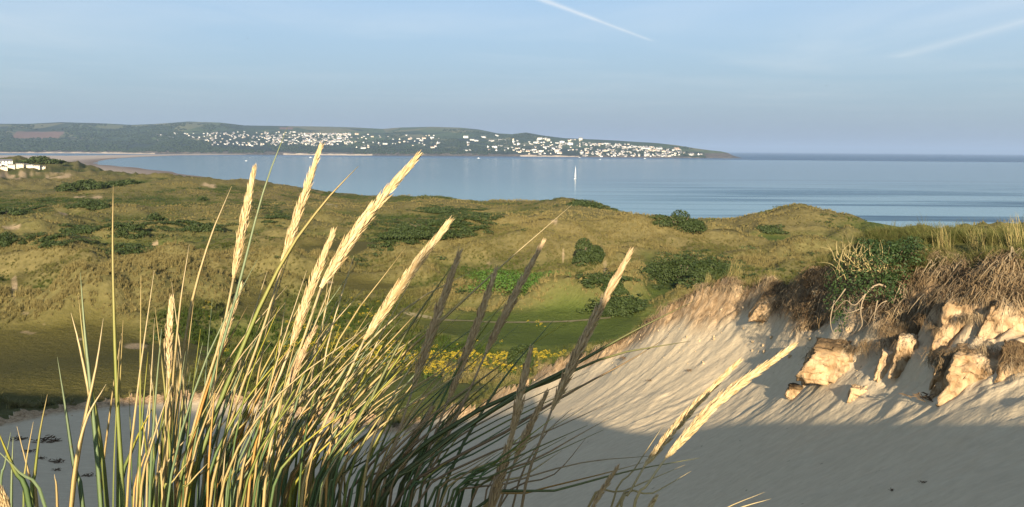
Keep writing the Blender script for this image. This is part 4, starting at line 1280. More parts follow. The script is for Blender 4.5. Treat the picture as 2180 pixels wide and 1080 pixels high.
scatter('low_scrub', PT, np.stack([0 * s_, 0 * s_, g_.uniform(0, 6.28, n)], 1), np.stack([s_ * 1.3, s_ * 1.3, s_ * 0.8], 1), np.zeros(n, int), np.zeros((n, 3)), [scr], 'low dark scrub creeping through the dune hollows')

# yellow ragwort
M_RAGY = plain('ragwort_flower', (0.48, 0.34, 0.025), 0.8, 0.25, 9.0)
M_RAGG = plain('ragwort_leaf', (0.060, 0.095, 0.020), 0.8, 0.3, 9.0)


def ragwort(seed):
    rd = random.Random(seed); V, Fc, MI = [], [], []
    for s_ in range(5):
        a = rd.uniform(0, 6.28); out = rd.uniform(0.05, 0.3); hh = rd.uniform(0.55, 0.9)
        tx, ty = out * math.cos(a), out * math.sin(a)
        k0 = len(V); V.extend([(tx * .3 - .012, ty * .3, 0), (tx * .3 + .012, ty * .3, 0), (tx, ty, hh)]); Fc.append((k0, k0 + 1, k0 + 2)); MI.append(1)
        for q in range(7):
            z = rd.uniform(0.05, 0.8) * hh; f_ = 0.3 + 0.7 * z / hh; b_ = rd.uniform(0, 6.28); L_ = rd.uniform(0.10, 0.2)
            c, s2 = math.cos(b_), math.sin(b_); k0 = len(V); x0, y0 = tx * f_, ty * f_
            V.extend([(x0, y0, z), (x0 + c * L_ - s2 * .05, y0 + s2 * L_ + c * .05, z + .05), (x0 + c * L_ * 1.5, y0 + s2 * L_ * 1.5, z), (x0 + c * L_ + s2 * .05, y0 + s2 * L_ - c * .05, z + .05)]); Fc.append((k0, k0 + 1, k0 + 2, k0 + 3)); MI.append(1)
        for q in range(8):
            b_ = rd.uniform(0, 6.28); d = rd.uniform(0, 0.16); k0 = len(V); R_ = rd.uniform(0.03, 0.055)
            cx, cy, cz = tx + d * math.cos(b_), ty + d * math.sin(b_), hh + rd.uniform(-0.05, 0.04) - d * 0.4
            for w in range(5): V.append((cx + R_ * math.cos(w * 1.257), cy + R_ * math.sin(w * 1.257), cz))
            V.append((cx, cy, cz + 0.02))
            for w in range(5): Fc.append((k0 + w, k0 + (w + 1) % 5, k0 + 5)); MI.append(0)
    o = mesh_obj('ragwort_form', V, Fc, [M_RAGY, M_RAGG], link=False); o.data.polygons.foreach_set('material_index', MI)
    return o


rag = [ragwort(k) for k in range(3)]
pts, sc_ = [], []
g_ = np.random.default_rng(5)
RAGP = [(1130, 772, 70, 17, 80), (1010, 790, 120, 40, 130), (890, 815, 120, 42, 100), (760, 790, 110, 42, 50), (700, 690, 100, 50, 60), (760, 660, 70, 26, 36), (640, 760, 110, 40, 40), (930, 850, 80, 14, 22), (600, 700, 90, 40, 12), (1080, 825, 70, 24, 22), (1150, 690, 50, 8, 6), (440, 660, 16, 8, 6), (1440, 600, 40, 20, 8), (1060, 430, 30, 3, 14)]
for (u, v, w, h, n) in RAGP:
    for k in range(n):
        uu_, vv_ = u + g_.normal() * w * 0.55, v + g_.normal() * h * 0.55
        a, t_ = azel(uu_, vv_); r = (29.6 - EYE) / t_
        if v < 500: r = 375 + g_.normal() * 8
        pts.append((r * math.sin(a), r * math.cos(a)))
pts = np.array(pts); z, sand, *_ = heights(pts[:, 0], pts[:, 1])
k = sand < 0.5; n = int(k.sum()); s_ = g_.uniform(0.5, 0.95, n)
scatter('ragwort', np.stack([pts[:, 0], pts[:, 1], z], 1)[k], np.stack([0 * s_, 0 * s_, g_.uniform(0, 6.28, n)], 1), np.stack([s_, s_, s_], 1), g_.integers(0, 3, n), np.zeros((n, 3)), rag, 'yellow flowering ragwort spread over the valley floor')

# trodden paths
M_PATH = plain('trodden_path', (0.175, 0.15, 0.085), 0.95, 0.25, 1.5, 0.05)


def path(pix, width):
    P_ = [hit(u, v)[0] for (u, v) in pix]; C_ = []
    for i in range(len(P_) - 1):
        for k in range(8):
            q = P_[i].lerp(P_[i + 1], k / 8); C_.append(q)
    C_.append(P_[-1]); V, Fc = [], []
    for i, q in enumerate(C_):
        d = (C_[min(i + 1, len(C_) - 1)] - C_[max(i - 1, 0)]); nx, ny = -d.y, d.x; L_ = math.hypot(nx, ny) or 1
        w = width * (0.75 + 0.5 * random.random())
        for s2 in (-0.5, 0, 0.5):
            x, y = q.x + nx / L_ * w * s2, q.y + ny / L_ * w * s2
            V.append((x, y, ground(x, y) + 0.05))
    for i in range(len(C_) - 1):
        for j in range(2):
            a = i * 3 + j; Fc.append((a, a + 1, a + 4, a + 3))
    tag(mesh_obj('footpath', V, Fc, M_PATH, smooth=True), kind='structure')


path([(862, 668), (900, 677), (960, 684), (1050, 688), (1150, 687), (1240, 683), (1300, 677)], 0.65)
path([(628, 436), (660, 433), (695, 435), (716, 441)], 2.2)

# ------------------------------------------------------------------ the broken bank on the right
def near_hit(u, v, r0=9.0, r1=70.0):
    return hit(u, v, r0, r1)


def rim_strip(n, seed, e0, e1, a0, a1, r0=12.0, r1=40.0):
    """random points of the bowl whose height below the turf lies between e0 and e1"""
    g_ = np.random.default_rng(seed); out = []
    while len(out) < n:
        m_ = 16000
        a = g_.uniform(a0, a1, m_); r = np.exp(g_.uniform(math.log(r0), math.log(r1), m_)); x = r * np.sin(a); y = r * np.cos(a)
        z, sand, turf, hum, rough, edge = heights(x, y)
        k = (edge > e0) & (edge < e1)
        out += list(np.stack([x, y, z, edge], 1)[k])
        if not k.any(): break
    return np.array(out[:n])


# sand blocks that have slid off the edge
def sand_block(u, v, w_px, h_px, depth, lab, seed, root=0.0, tilt=0.0, proud=0.25, top=0.0):
    p, r = near_hit(u, v)
    w = w_px * r / F; h = h_px * r / F
    rd = np.random.default_rng(seed); N = 26
    V, Fc, idx_ = [], [], {}
    lin = np.linspace(-1, 1, N)

    def vid(x, y, z):
        k = (round(x, 4), round(y, 4), round(z, 4))
        if k not in idx_:
            idx_[k] = len(V); V.append((x, y, z))
        return idx_[k]
    for ax in range(3):
        for sg in (-1, 1):
            for i in range(N - 1):
                for j in range(N - 1):
                    q = []
                    for (di, dj) in ((0, 0), (1, 0), (1, 1), (0, 1)):
                        c = [0, 0, 0]; c[ax] = sg; c[(ax + 1) % 3] = lin[i + di]; c[(ax + 2) % 3] = lin[j + dj]
                        q.append(vid(*c))
                    Fc.append(tuple(q if sg > 0 else q[::-1]))
    V = np.array(V)
    ln = np.linalg.norm(V, axis=1)[:, None]; Vr = V / ln
    V = V * 0.84 + Vr * 0.2
    ox = rd.uniform(0, 100)
    nz = lambda s_, k: fbm(V[:, 0] * s_ + ox + k, V[:, 1] * s_ * 1.1 + V[:, 2] * s_ * 1.3 + k, 7 + k, 4) - 0.5
    V = V * (1 + 0.45 * nz(1.3, 0)[:, None]) + np.stack([nz(3.1, 3), nz(3.1, 5), nz(2.6, 9)], 1) * 0.26 + np.stack([nz(7.0, 13), nz(7.0, 15), nz(7.0, 17)], 1) * 0.16 + np.stack([nz(17.0, 23), nz(17.0, 25), nz(17.0, 27)], 1) * 0.06
    V[:, 2] = np.where(V[:, 2] > 0, V[:, 2] * (1 + top), V[:, 2] * 1.7)
    V[:, 0] += V[:, 2] * tilt; V[:, :2] *= (1 - 0.16 * np.clip(V[:, 2], -1.2, 1.2))[:, None]
    V = V * np.array([w / 2, depth / 2, h / 2])
    a = math.atan2(p.x, p.y)
    c_, s_ = math.cos(-a), math.sin(-a)
    W_ = np.stack([V[:, 0] * c_ - V[:, 1] * s_, V[:, 0] * s_ + V[:, 1] * c_, V[:, 2]], 1)
    o = mesh_np('sand_block', W_, np.array(Fc), M_SAND)
    o.location = (p.x + math.sin(a) * (depth * (0.5 - proud)), p.y + math.cos(a) * (depth * (0.5 - proud)), p.z)
    rm = np.clip(root * (0.5 + 0.8 * np.clip(V[:, 2] / (h / 2), -0.6, 1)), 0, 1)
    set_attr(o, 'mask', np.stack([0.56 + 0.6 * (fbm(V[:, 0] * 4, V[:, 2] * 4, 3, 3) - 0.5), rm, 0 * rm, np.ones(len(V))], 1))
    tag(o, lab, 'sand block', 'sand blocks broken off the bank')
    return o


for k, a in enumerate([
    (1795, 772, 132, 58, 1.1, 'broad overhanging slab of sand below the green bush', 0.45, 0.0, 0.30, 0.0), (1738, 785, 44, 48, 0.6, 'small dark block at the left end of the overhanging slab', 0.5, 0.0, 0.3, 0.0),
    (1930, 748, 40, 56, 0.6, 'narrow upright sunlit wedge of sand right of the overhanging slab', 0.15, 0.1, 0.25, 0.0), (1888, 770, 26, 40, 0.4, 'small sunlit lump left of the upright wedge', 0.1, 0.2, 0.3, 0.0),
    (2036, 705, 62, 84, 0.8, 'tall sunlit sand face hung with dry roots', 0.35, 0.1, 0.2, 0.2), (2085, 800, 104, 70, 1.0, 'large pale sunlit mound at the foot of the bank', 0.3, 0.0, 0.15, 0.0),
    (2018, 800, 44, 56, 0.6, 'dark rooty lump left of the large pale mound', 0.7, 0.1, 0.28, 0.0), (2168, 780, 60, 70, 0.6, 'dark rooty block at the right edge', 0.7, 0.0, 0.3, 0.0),
    (2140, 690, 70, 70, 0.7, 'sandy shoulder above the large pale mound', 0.4, 0.2, 0.25, 0.0), (1828, 842, 34, 26, 0.35, 'crumbled clod lying on the sand below the slab', 0.0, 0.0, 0.3, 0.0),
    (1700, 832, 40, 18, 0.35, 'small brown clod left of the slab', 0.7, 0.0, 0.3, 0.0), (1648, 650, 60, 42, 0.5, 'shaded sand shoulder left of the bush', 0.5, 0.2, 0.25, 0.0)]):
    u, v, w, h, d, lab, rt, tl, pr, tp = a
    sand_block(u, v, w, h, d, lab, 900 + k, rt, tl, pr, tp)

# crumbs of sand at the foot of the scarp
civ = IV * (1 + 0.4 * (np.random.default_rng(3).random((12, 1)) - 0.5))
M_CRUMB = plain('crumbled_sand', (0.46, 0.34, 0.20), 0.95, 0.25, 3.0, 0.05)
crumb = mesh_np('crumb_form', civ * 0.5, IF, M_CRUMB, smooth=False, link=False)
C1 = rim_strip(150, 11, 0.5, 2.0, 0.12, 0.42, 14, 34); C2 = rim_strip(60, 12, 0.4, 1.6, -0.5, 0.2, 30, 66)
CC = np.concatenate([C1, C2]); g_ = np.random.default_rng(8); n = len(CC); s_ = 0.025 + 0.10 * g_.random(n) ** 3
scatter('sand_crumbs', CC[:, :3], g_.uniform(0, 6, (n, 3)), np.stack([s_ * 1.3, s_, s_ * 0.7], 1), np.zeros(n, int), np.zeros((n, 3)), [crumb], 'crumbs of sand fallen from the bank')

# roots and dead thatch hanging from the edge
M_ROOT = mat_tinted('hanging_roots', (0.085, 0.052, 0.028), (0.26, 0.18, 0.09), (0.42, 0.33, 0.20), 0.9, 30.0, 0.0)


def root_tuft(seed, n=26, L=0.55):
    rd = random.Random(seed); V, Fc = [], []
    for k in range(n):
        x, y = rd.gauss(0, 0.16), rd.gauss(0, 0.05); l_ = L * rd.uniform(0.3, 1.1); w = rd.uniform(0.004, 0.010)
        p = Vector((x, y, rd.uniform(-0.05, 0.12))); k0 = len(V)
        d = Vector((rd.gauss(0, 0.5), -rd.uniform(0.1, 0.8), rd.uniform(-0.4, 0.5)))
        for i in range(5):
            V += [p + Vector((-w * (1 - i / 5), 0, 0)), p + Vector((w * (1 - i / 5), 0, 0.002))]
            p = p + d.normalized() * (l_ / 4); d = d + Vector((rd.gauss(0, 0.35), rd.gauss(0, 0.2), -0.75))
        for i in range(4):
            q_ = k0 + i * 2; Fc.append((q_, q_ + 1, q_ + 3, q_ + 2))
    return mesh_obj('root_tuft_form', V, Fc, M_ROOT, link=False)


roots = [root_tuft(k) for k in range(4)]
A1 = rim_strip(480, 21, -0.15, 0.9, 0.36, 0.56, 12, 22); A2 = rim_strip(120, 22, -0.1, 0.25, 0.10, 0.36, 19, 36); A3 = rim_strip(110, 23, -0.05, 0.3, -0.5, 0.12, 34, 66); A4 = rim_strip(200, 24, -0.1, 0.9, 0.29, 0.36, 20, 26)
BT = []
for (u, v, n_) in [(1760, 752, 10), (1800, 748, 14), (1840, 752, 10), (1735, 765, 8), (2000, 775, 16), (2020, 790, 12), (2040, 765, 8), (2100, 760, 8), (2150, 755, 10), (2030, 660, 12), (2060, 690, 8), (1925, 715, 6), (1900, 740, 8), (2170, 790, 12), (1960, 700, 10), (1990, 720, 10), (1880, 720, 10)]:
    for k in range(n_):
        q_, _d = near_hit(u + random.gauss(0, 12), v + random.gauss(0, 7)); q_ = q_ - Vector((q_.x, q_.y, 0)).normalized() * 0.25
        BT.append((q_.x, q_.y, q_.z + 0.12, 0))
AA = np.concatenate([A1, A2, A3, A4, np.array(BT)]); g_ = np.random.default_rng(9); n = len(AA)
far_ = np.hypot(AA[:, 0], AA[:, 1])
s_ = g_.uniform(0.5, 1.2, n) * np.where(far_ > 24, 0.8, 1.0) * np.where(np.arange(n) >= n - len(BT), 0.5, 1.0)
azr = np.arctan2(AA[:, 0], AA[:, 1])
tint = np.stack([g_.random(n) * 0.8, np.clip(g_.normal(0.05, 0.3, n), 0, 1), 0 * s_], 1)
scatter('hanging_roots', AA[:, :3] + np.array([0, 0, 0.05]), np.stack([0 * s_, 0 * s_, -azr + g_.normal(0, 0.5, n)], 1), np.stack([s_, s_, s_], 1), g_.integers(0, 4, n), tint, roots, 'roots and dead thatch hanging over the edge of the sand')

# loose marram on the bank top and along the rim
def bank_plant(name, specs, label):
    P_, R_, S_2, I_, T_ = [], [], [], [], []
    for (pts, sc, dry, green, down, seed) in specs:
        g_ = np.random.default_rng(seed); n = len(pts); az_ = np.arctan2(pts[:, 0], pts[:, 1])
        P_.append(pts[:, :3] - np.array([0, 0, 0.03])); s_ = sc * g_.uniform(0.55, 1.25, n)
        R_.append(np.stack([g_.normal(0.1, 0.2, n) + down, g_.normal(0.0, 0.2, n), -az_ + g_.normal(0, 0.6, n)], 1))
        S_2.append(np.stack([s_ * 1.1, s_ * 1.1, s_], 1)); I_.append(g_.integers(0, 3, n))
        T_.append(np.stack([np.clip(g_.normal(dry, 0.25, n), 0, 1), np.clip(g_.normal(green, 0.2, n), 0, 1), 0 * s_], 1))
    return scatter(name, np.concatenate(P_), np.concatenate(R_), np.concatenate(S_2), np.concatenate(I_), np.concatenate(T_), tufts_fine, label)


def patchy(pts, seed, thr, s=1.3):
    return pts[fbm(pts[:, 0] / s, pts[:, 1] / s, seed, 3) > thr]


B1 = patchy(rim_strip(2600, 31, -3.0, -0.05, 0.40, 0.60, 13, 26), 5, 0.47); B2 = patchy(rim_strip(300, 32, -2.5, -0.1, 0.20, 0.42, 19, 30), 6, 0.5)
B3 = rim_strip(260, 33, -0.5, 0.35, 0.42, 0.60, 12.5, 22); B4 = patchy(rim_strip(800, 34, -2.0, -0.05, -0.55, 0.22, 32, 68), 8, 0.45)
g_ = np.random.default_rng(4)
a = g_.uniform(0.30, 0.64, 5200); r = np.sqrt(g_.uniform(20 ** 2, 62 ** 2, 5200)); x = r * np.sin(a); y = r * np.cos(a); z, sand, *_ = heights(x, y)
B5 = np.stack([x, y, z, z], 1)[sand < 0.5]
a = g_.uniform(-0.66, 0.30, 4200); r = np.sqrt(g_.uniform(36 ** 2, 68 ** 2, 4200)); x = r * np.sin(a); y = r * np.cos(a); z, sand, turf, *_ = heights(x, y)
B6 = patchy(np.stack([x, y, z, z], 1)[(sand < 0.5) & (turf < 0.3)], 9, 0.42, 4.0)
bank_plant('bank_grass', [(B1, 0.55, 0.35, 0.25, 0.0, 1), (B2, 0.40, 0.7, 0.0, 0.0, 2), (B3, 0.55, 0.45, 0.0, 0.9, 3), (B4, 0.55, 0.6, 0.1, 0.0, 4), (B5, 0.8, 0.55, 0.2, 0.0, 5), (B6, 0.8, 0.5, 0.25, 0.0, 6)], 'loose marram along the top of the sand bank')

# single tufts that stand out along the edge
M_EDGE = mat_blade_edge = None
tuft_me = [mesh_obj('edge_tuft_form', *blade_fan(120, 0.75, 0.55, 0.010, 5, 0.22, 60 + k), None, link=False).data for k in range(2)]
m, t, b = material('edge_tuft_blades')
g = t.new('ShaderNodeNewGeometry')
c = t.mix(g.outputs['Random Per Island'], (0.10, 0.115, 0.035), (0.36, 0.27, 0.11))
t.l.new(c, b.inputs['Base Color'])
for me in tuft_me: me.materials.append(m)
for k, (u, v, r, s_, lab) in enumerate([(1560, 596, 27.9, 1.1, 'pale marram tuft crowning the highest point of the crumbling rim'), (1510, 600, 28.9, 0.8, 'short marram tuft on the left shoulder of the crumbling rim'), (1595, 606, 27.2, 0.6, 'thin tuft beside the notch in the rim'),
                                        (2165, 540, 17.8, 1.3, 'tall dark tuft at the right edge of the photo'), (2080, 545, 18.9, 1.0, 'dry tuft on the bank top left of the right-edge tuft'), (2010, 545, 19.2, 1.0, 'grass tuft just right of the green bush'), (2120, 560, 17.9, 0.8, 'short brown tuft hanging over the bank near the right edge'),
                                        (1330, 742, 33.6, 0.7, 'dark tuft growing in the notch of the rim'), (1255, 745, 35.6, 0.6, 'small tuft on the rim above the yellow flowers'), (1690, 612, 24.3, 0.7, 'brown tuft on the rim left of the green bush'), (1640, 596, 25.7, 0.7, 'bristly brown tuft on the rim right of the notch')]):
    a, _ = azel(u, v); x, y = r * math.sin(a), r * math.cos(a)
    o = bpy.data.objects.new('marram_tuft', tuft_me[k % 2]); o.location = (x, y, ground(x, y) - 0.03); o.scale = (s_, s_, s_); o.rotation_euler = (random.uniform(-0.1, 0.2), random.uniform(-0.1, 0.2), random.uniform(0, 6))
    COL.objects.link(o); tag(o, lab, 'grass tuft', 'marram tufts along the edge of the sand')

# dead clumps lying on the sand
M_DEADT = plain('dead_tuft', (0.13, 0.09, 0.055), 0.95, 0.4, 12.0, 0.05)
for k, (u, v, s_, lab) in enumerate([(40, 938, 1.0, 'dark dead clump at the left end of the debris below the turf edge'), (88, 942, 1.3, 'largest dark dead clump on the shaded sand at lower left'), (118, 940, 0.7, 'dark clump at the right tip of the debris at lower left'), (60, 963, 0.7, 'small dark clump under the left debris'), (87, 978, 0.5, 'tiny dark clump in the middle of the lower left sand'),
                                     (121, 985, 0.8, 'oval dark clump right of the tiny one on the lower left sand'), (121, 1002, 0.5, 'thin dark clump below the oval one'), (190, 1014, 0.7, 'dark clump among the grass blades at lower left'), (1975, 852, 0.55, 'dead root clump lying below the large pale mound'), (1470, 790, 0.3, 'dark speck of root on the sunlit slope'), (1385, 812, 0.3, 'root fragment low on the sunlit slope'), (1900, 1045, 0.12, 'twig scrap on the shaded sand near the bottom right'), (1968, 1030, 0.12, 'dark scrap of root on the shaded sand near the bottom right'), (1330, 765, 0.5, 'rooty lump clinging under the notch of the rim')]):
    p, r = near_hit(u, v, 8, 75)
    rd = random.Random(700 + k); V, Fc = [], []
    for q_ in range(44):
        c0 = Vector((rd.gauss(0, 0.22), rd.gauss(0, 0.16), rd.uniform(0, 0.09))); d = Vector((rd.gauss(0, 1), rd.gauss(0, 1), rd.uniform(-0.1, 0.5))).normalized() * rd.uniform(0.12, 0.34)
        w = Vector((-d.y, d.x, 0.3)).normalized() * rd.uniform(0.012, 0.03); k0 = len(V)
        V += [c0 - w, c0 + w, c0 + d * 0.6 + w * 0.7 + Vector((0, 0, 0.03)), c0 + d]; Fc.append((k0, k0 + 1, k0 + 2, k0 + 3))
    o = mesh_obj('dead_clump', V, Fc, M_DEADT); o.location = p; o.scale = (s_, s_, s_)
    tag(o, lab, 'dead clump', 'dead clumps lying on the sand')

# the green bush hanging over the bank
br = 18.7
pb = at(1880, 640, br); bush = empty('bush', (pb.x, pb.y, ground(pb.x, pb.y)))
BL = [(1800, 600, 17.5, 42, 40), (1790, 650, 17.3, 34, 44), (1845, 570, 17.6, 50, 44), (1900, 560, 17.9, 56, 44), (1955, 560, 18.1, 42, 40), (1860, 620, 17.2, 46, 38), (1915, 610, 17.6, 44, 36), (1790, 690, 17.1, 20, 30), (1930, 535, 18.3, 44, 26), (1870, 535, 18.0, 40, 24)]
lumps = []
for (u, v, r, w, h) in BL:
    r = r + 1.1
    c = at(u, v, r) - bush.location; lumps.append(((c.x, c.y, c.z), (w * r / F, w * r / F * 0.9, h * r / F)))
for k in range(26):
    l = random.choice(lumps[:10]); q_ = random.uniform(0.25, 0.5)
    d = Vector((random.gauss(0, 1), random.gauss(0, 1), random.gauss(0.3, 0.8))).normalized()
    lumps.append(((l[0][0] + d.x * l[1][0], l[0][1] + d.y * l[1][1], l[0][2] + d.z * l[1][2]), (l[1][0] * q_, l[1][1] * q_, l[1][2] * q_)))
V, Fq = leaf_cloud(lumps, 6400, 0.028, 31, 0.3)
o = mesh_np('foliage', V, Fq, M_BUSH, smooth=False); o.parent = bush
M_PALE = plain('pale_bare_root', (0.30, 0.23, 0.145), 0.8, 0.25, 25.0)
M_LICH = plain('lichened_twig', (0.34, 0.27, 0.12), 0.8, 0.3, 25.0)
rb2 = random.Random(12)


def twig(name, px, r, rad, mat):
    P_ = [at(u, v, r + dr) - bush.location for (u, v, dr) in px]
    path = smooth_path(P_, 12)
    mesh_obj(name, *tube(path, [rad * (1 - 0.75 * i / 12) for i in range(13)], 6), mat, bush, smooth=True)


for px in ([(1888, 612, 0), (1868, 606, -0.1), (1843, 626, -0.2), (1832, 660, -0.25), (1836, 690, -0.2), (1826, 706, -0.2)], [(1846, 622, -0.2), (1820, 650, -0.25), (1800, 640, -0.2), (1776, 665, -0.2)], [(1838, 655, -0.2), (1812, 665, -0.25), (1790, 668, -0.2)],
           [(1776, 640, -0.2), (1768, 680, -0.25), (1772, 705, -0.2), (1780, 716, -0.2)], [(1868, 640, -0.2), (1862, 670, -0.25), (1858, 700, -0.2)], [(1800, 615, -0.25), (1782, 640, -0.3), (1766, 660, -0.3)], [(1890, 640, -0.2), (1872, 650, -0.25), (1846, 690, -0.2)]):
    twig('bare_root', px, 18.3, 0.022 if px[0][0] == 1888 else 0.012, M_PALE)
for k in range(60):                                       # dead twigs standing out of the top left of the bush
    u0 = rb2.uniform(1775, 1890); v0 = rb2.uniform(540, 600); l_ = rb2.uniform(30, 62); a_ = rb2.gauss(-0.25, 0.5)
    u1, v1 = u0 + math.sin(a_) * l_ * 0.5, v0 - math.cos(a_) * l_ * 0.5
    a_ += rb2.gauss(0, 0.5); u2, v2 = u1 + math.sin(a_) * l_ * 0.5, v1 - math.cos(a_) * l_ * 0.5
    twig('dead_twig', [(u0, v0, 0), (u1, v1, rb2.uniform(-0.2, 0.2)), (u2, v2, rb2.uniform(-0.3, 0.3))], 18.6, rb2.uniform(0.006, 0.014), M_LICH)
for k in range(26):                                       # thin dead stems under the leaves
    u0 = rb2.uniform(1765, 1900); v0 = rb2.uniform(630, 690); a_ = rb2.gauss(math.pi, 0.7); l_ = rb2.uniform(25, 60)
    twig('dead_twig', [(u0, v0, -0.1), (u0 + math.sin(a_) * l_ * 0.5, v0 - math.cos(a_) * l_ * 0.5, -0.2), (u0 + math.sin(a_ + 0.4) * l_, v0 - math.cos(a_ + 0.4) * l_, -0.1)], 18.3, rb2.uniform(0.004, 0.009), M_BARK)
tag(bush, 'leafy green bush with bare twigs and pale roots overhanging the sand bank', 'bush')

# three gulls far out
M_BIRD = plain('dark_bird', (0.05, 0.05, 0.05), 0.8, 0.1, 5.0)
for k, (u, v, r, lab) in enumerate([(527, 82, 260, 'tiny bird high in the left sky'), (1702, 77, 260, 'tiny bird in the upper right sky'), (1760, 183, 280, 'tiny bird lower in the right sky')]):
    p = at(u, v, r); a = 0.4 + k
    bd = [(0.22, 0, 0), (0.05, 0.05, 0.03), (-0.25, 0, 0), (0.05, -0.05, 0.03), (0.0, 0, -0.06)]
    V = bd + [(0.08, 0.0, 0.02), (-0.06, 0.0, 0.02), (0.04, 0.30, 0.12), (-0.04, 0.30, 0.12), (-0.03, 0.62, 0.02), (0.04, -0.30, 0.12), (-0.04, -0.30, 0.12), (-0.03, -0.62, 0.02)]
    o = mesh_obj('bird', V, [(0, 1, 4), (1, 2, 4), (2, 3, 4), (3, 0, 4), (0, 3, 1), (1, 3, 2), (5, 6, 8, 7), (7, 8, 9), (6, 5, 10, 11), (11, 10, 12)], M_BIRD)
    o.location = p; o.rotation_euler = (0.1, 0.1, a); tag(o, lab, 'bird', 'birds far off in the sky')

# ------------------------------------------------------------------ foreground marram
def mat_blade(name, base, mid, tip, var=0.18):
    m, t, b = material(name)
    k = t.attr('along', 'GEOMETRY', 'Fac')
    oi = t.new('ShaderNodeObjectInfo').outputs['Random']
    g = t.new('ShaderNodeNewGeometry')
    isl = g.outputs['Random Per Island']
    c = t.mix(t.ramp(k, (0.10, 0.0), (0.55, 1.0)), base, mid)
    c = t.mix(t.ramp(t.math('ADD', k, t.math('MULTIPLY', t.math('SUBTRACT', oi, 0.5), 0.25)), (0.55, 0.0), (0.92, 1.0)), c, tip)
    n = t.noise(t.mapping(g.outputs['Position'], (1, 1, 0.06)), 420.0, 2)
    sp = t.noise(g.outputs['Position'], 60.0, 3)
    f_ = t.math('ADD', t.math('MULTIPLY', n, 0.5), t.math('ADD', t.math('MULTIPLY', isl, 0.45), t.math('MULTIPLY', oi, 0.35)))
    c = t.mix(1.0, c, t.ramp(f_, (0.25, 1 - var * 1.6), (1.0, 1 + var)), 'MULTIPLY')
    c = t.mix(t.math('MULTIPLY', t.ramp(sp, (0.62, 0.0), (0.70, 1.0)), 0.35), c, (0.20, 0.10, 0.035))
    t.l.new(c, b.inputs['Base Color'])
    b.inputs['Roughness'].default_value = 0.5; b.inputs['Specular IOR Level'].default_value = 0.3
    tr = t.new('ShaderNodeBsdfTranslucent', i_Color=c)
    mx = t.new('ShaderNodeMixShader', i_0=0.24, i_1=b.outputs[0], i_2=tr.outputs[0])
    t.l.new(mx.outputs[0], m.node_tree.nodes['Material Output'].inputs['Surface'])
    return m


STRAW = (0.50, 0.37, 0.16); PALE = (0.58, 0.46, 0.25); GREEN = (0.125, 0.185, 0.065); DGREEN = (0.075, 0.115, 0.042); GREY = (0.175, 0.225, 0.115); YELL = (0.42, 0.36, 0.05); ORAN = (0.52, 0.27, 0.06); BROWN = (0.22, 0.14, 0.07)
BM = {'straw': mat_blade('straw_blade', (0.42, 0.30, 0.10), STRAW, PALE), 'green': mat_blade('green_blade', DGREEN, GREEN, YELL), 'grey': mat_blade('grey_green_blade', GREEN, GREY, (0.26, 0.29, 0.15)),
      'half': mat_blade('green_and_straw_blade', GREEN, (0.26, 0.27, 0.06), STRAW), 'yellow': mat_blade('yellow_green_blade', (0.17, 0.21, 0.03), YELL, STRAW), 'orange': mat_blade('orange_blade', STRAW, ORAN, STRAW),
      'dark': mat_blade('dark_green_blade', (0.085, 0.105, 0.036), (0.135, 0.155, 0.058), (0.25, 0.23, 0.09)), 'brown': mat_blade('brown_dead_blade', BROWN, (0.33, 0.22, 0.11), (0.42, 0.30, 0.17))}


def mat_head(name, lo, hi):
    m, t, b = material(name)
    g = t.new('ShaderNodeNewGeometry')
    n = t.noise(g.outputs['Position'], 130.0, 3)
    c = t.mix(t.math('ADD', t.math('MULTIPLY', g.outputs['Random Per Island'], 0.7), t.math('MULTIPLY', n, 0.35)), lo, hi)
    t.l.new(c, b.inputs['Base Color'])
    b.inputs['Roughness'].default_value = 0.6; b.inputs['Specular IOR Level'].default_value = 0.2
    tr = t.new('ShaderNodeBsdfTranslucent', i_Color=c)
    mx = t.new('ShaderNodeMixShader', i_0=0.15, i_1=b.outputs[0], i_2=tr.outputs[0])
    t.l.new(mx.outputs[0], m.node_tree.nodes['Material Output'].inputs['Surface'])
    return m


M_HEAD = mat_head('straw_seed_husk', (0.44, 0.29, 0.12), (0.80, 0.63, 0.36))
M_HEADG = mat_head('darker_seed_husk', (0.36, 0.23, 0.11), (0.68, 0.50, 0.29))  # the straw husk colours, a step darker and browner


def bez(p0, p1, p2, n):
    out = []
    for i in range(n + 1):
        t = i / n
        out.append(p0 * (1 - t) ** 2 + p1 * 2 * t * (1 - t) + p2 * t * t)
    return out


def blade_geo(pts, width, twist, roll=0.35):
    """a grass blade: folded strip with a raised keel, tapering to a point"""
    V, Fc, A_ = [], [], []
    n = len(pts) - 1
    for i, p in enumerate(pts):
        t = i / n
        d = (pts[min(i + 1, n)] - pts[max(i - 1, 0)]).normalized()
        side = d.cross(Vector((math.sin(twist), -math.cos(twist), 0.05)))
        side.normalize(); up = side.cross(d)
        ang = twist * 0.4 * t
        s2 = side * math.cos(ang) + up * math.sin(ang); u2 = s2.cross(d)
        w = width * (0.75 + 0.25 * min(1, t * 4)) * (1 - max(0, (t - 0.25) / 0.75) ** 1.6) * 0.5 + 0.00025
        V += [p - s2 * w, p + u2 * w * roll * 1.6, p + s2 * w, p - u2 * w * roll * 0.25]
        A_ += [t] * 4
    for i in range(n):
        for k in range(4):
            Fc.append((i * 4 + k, i * 4 + (k + 1) % 4, i * 4 + 4 + (k + 1) % 4, i * 4 + 4 + k))
    Fc.append((n * 4, n * 4 + 1, n * 4 + 2, n * 4 + 3))
    return V, Fc, A_


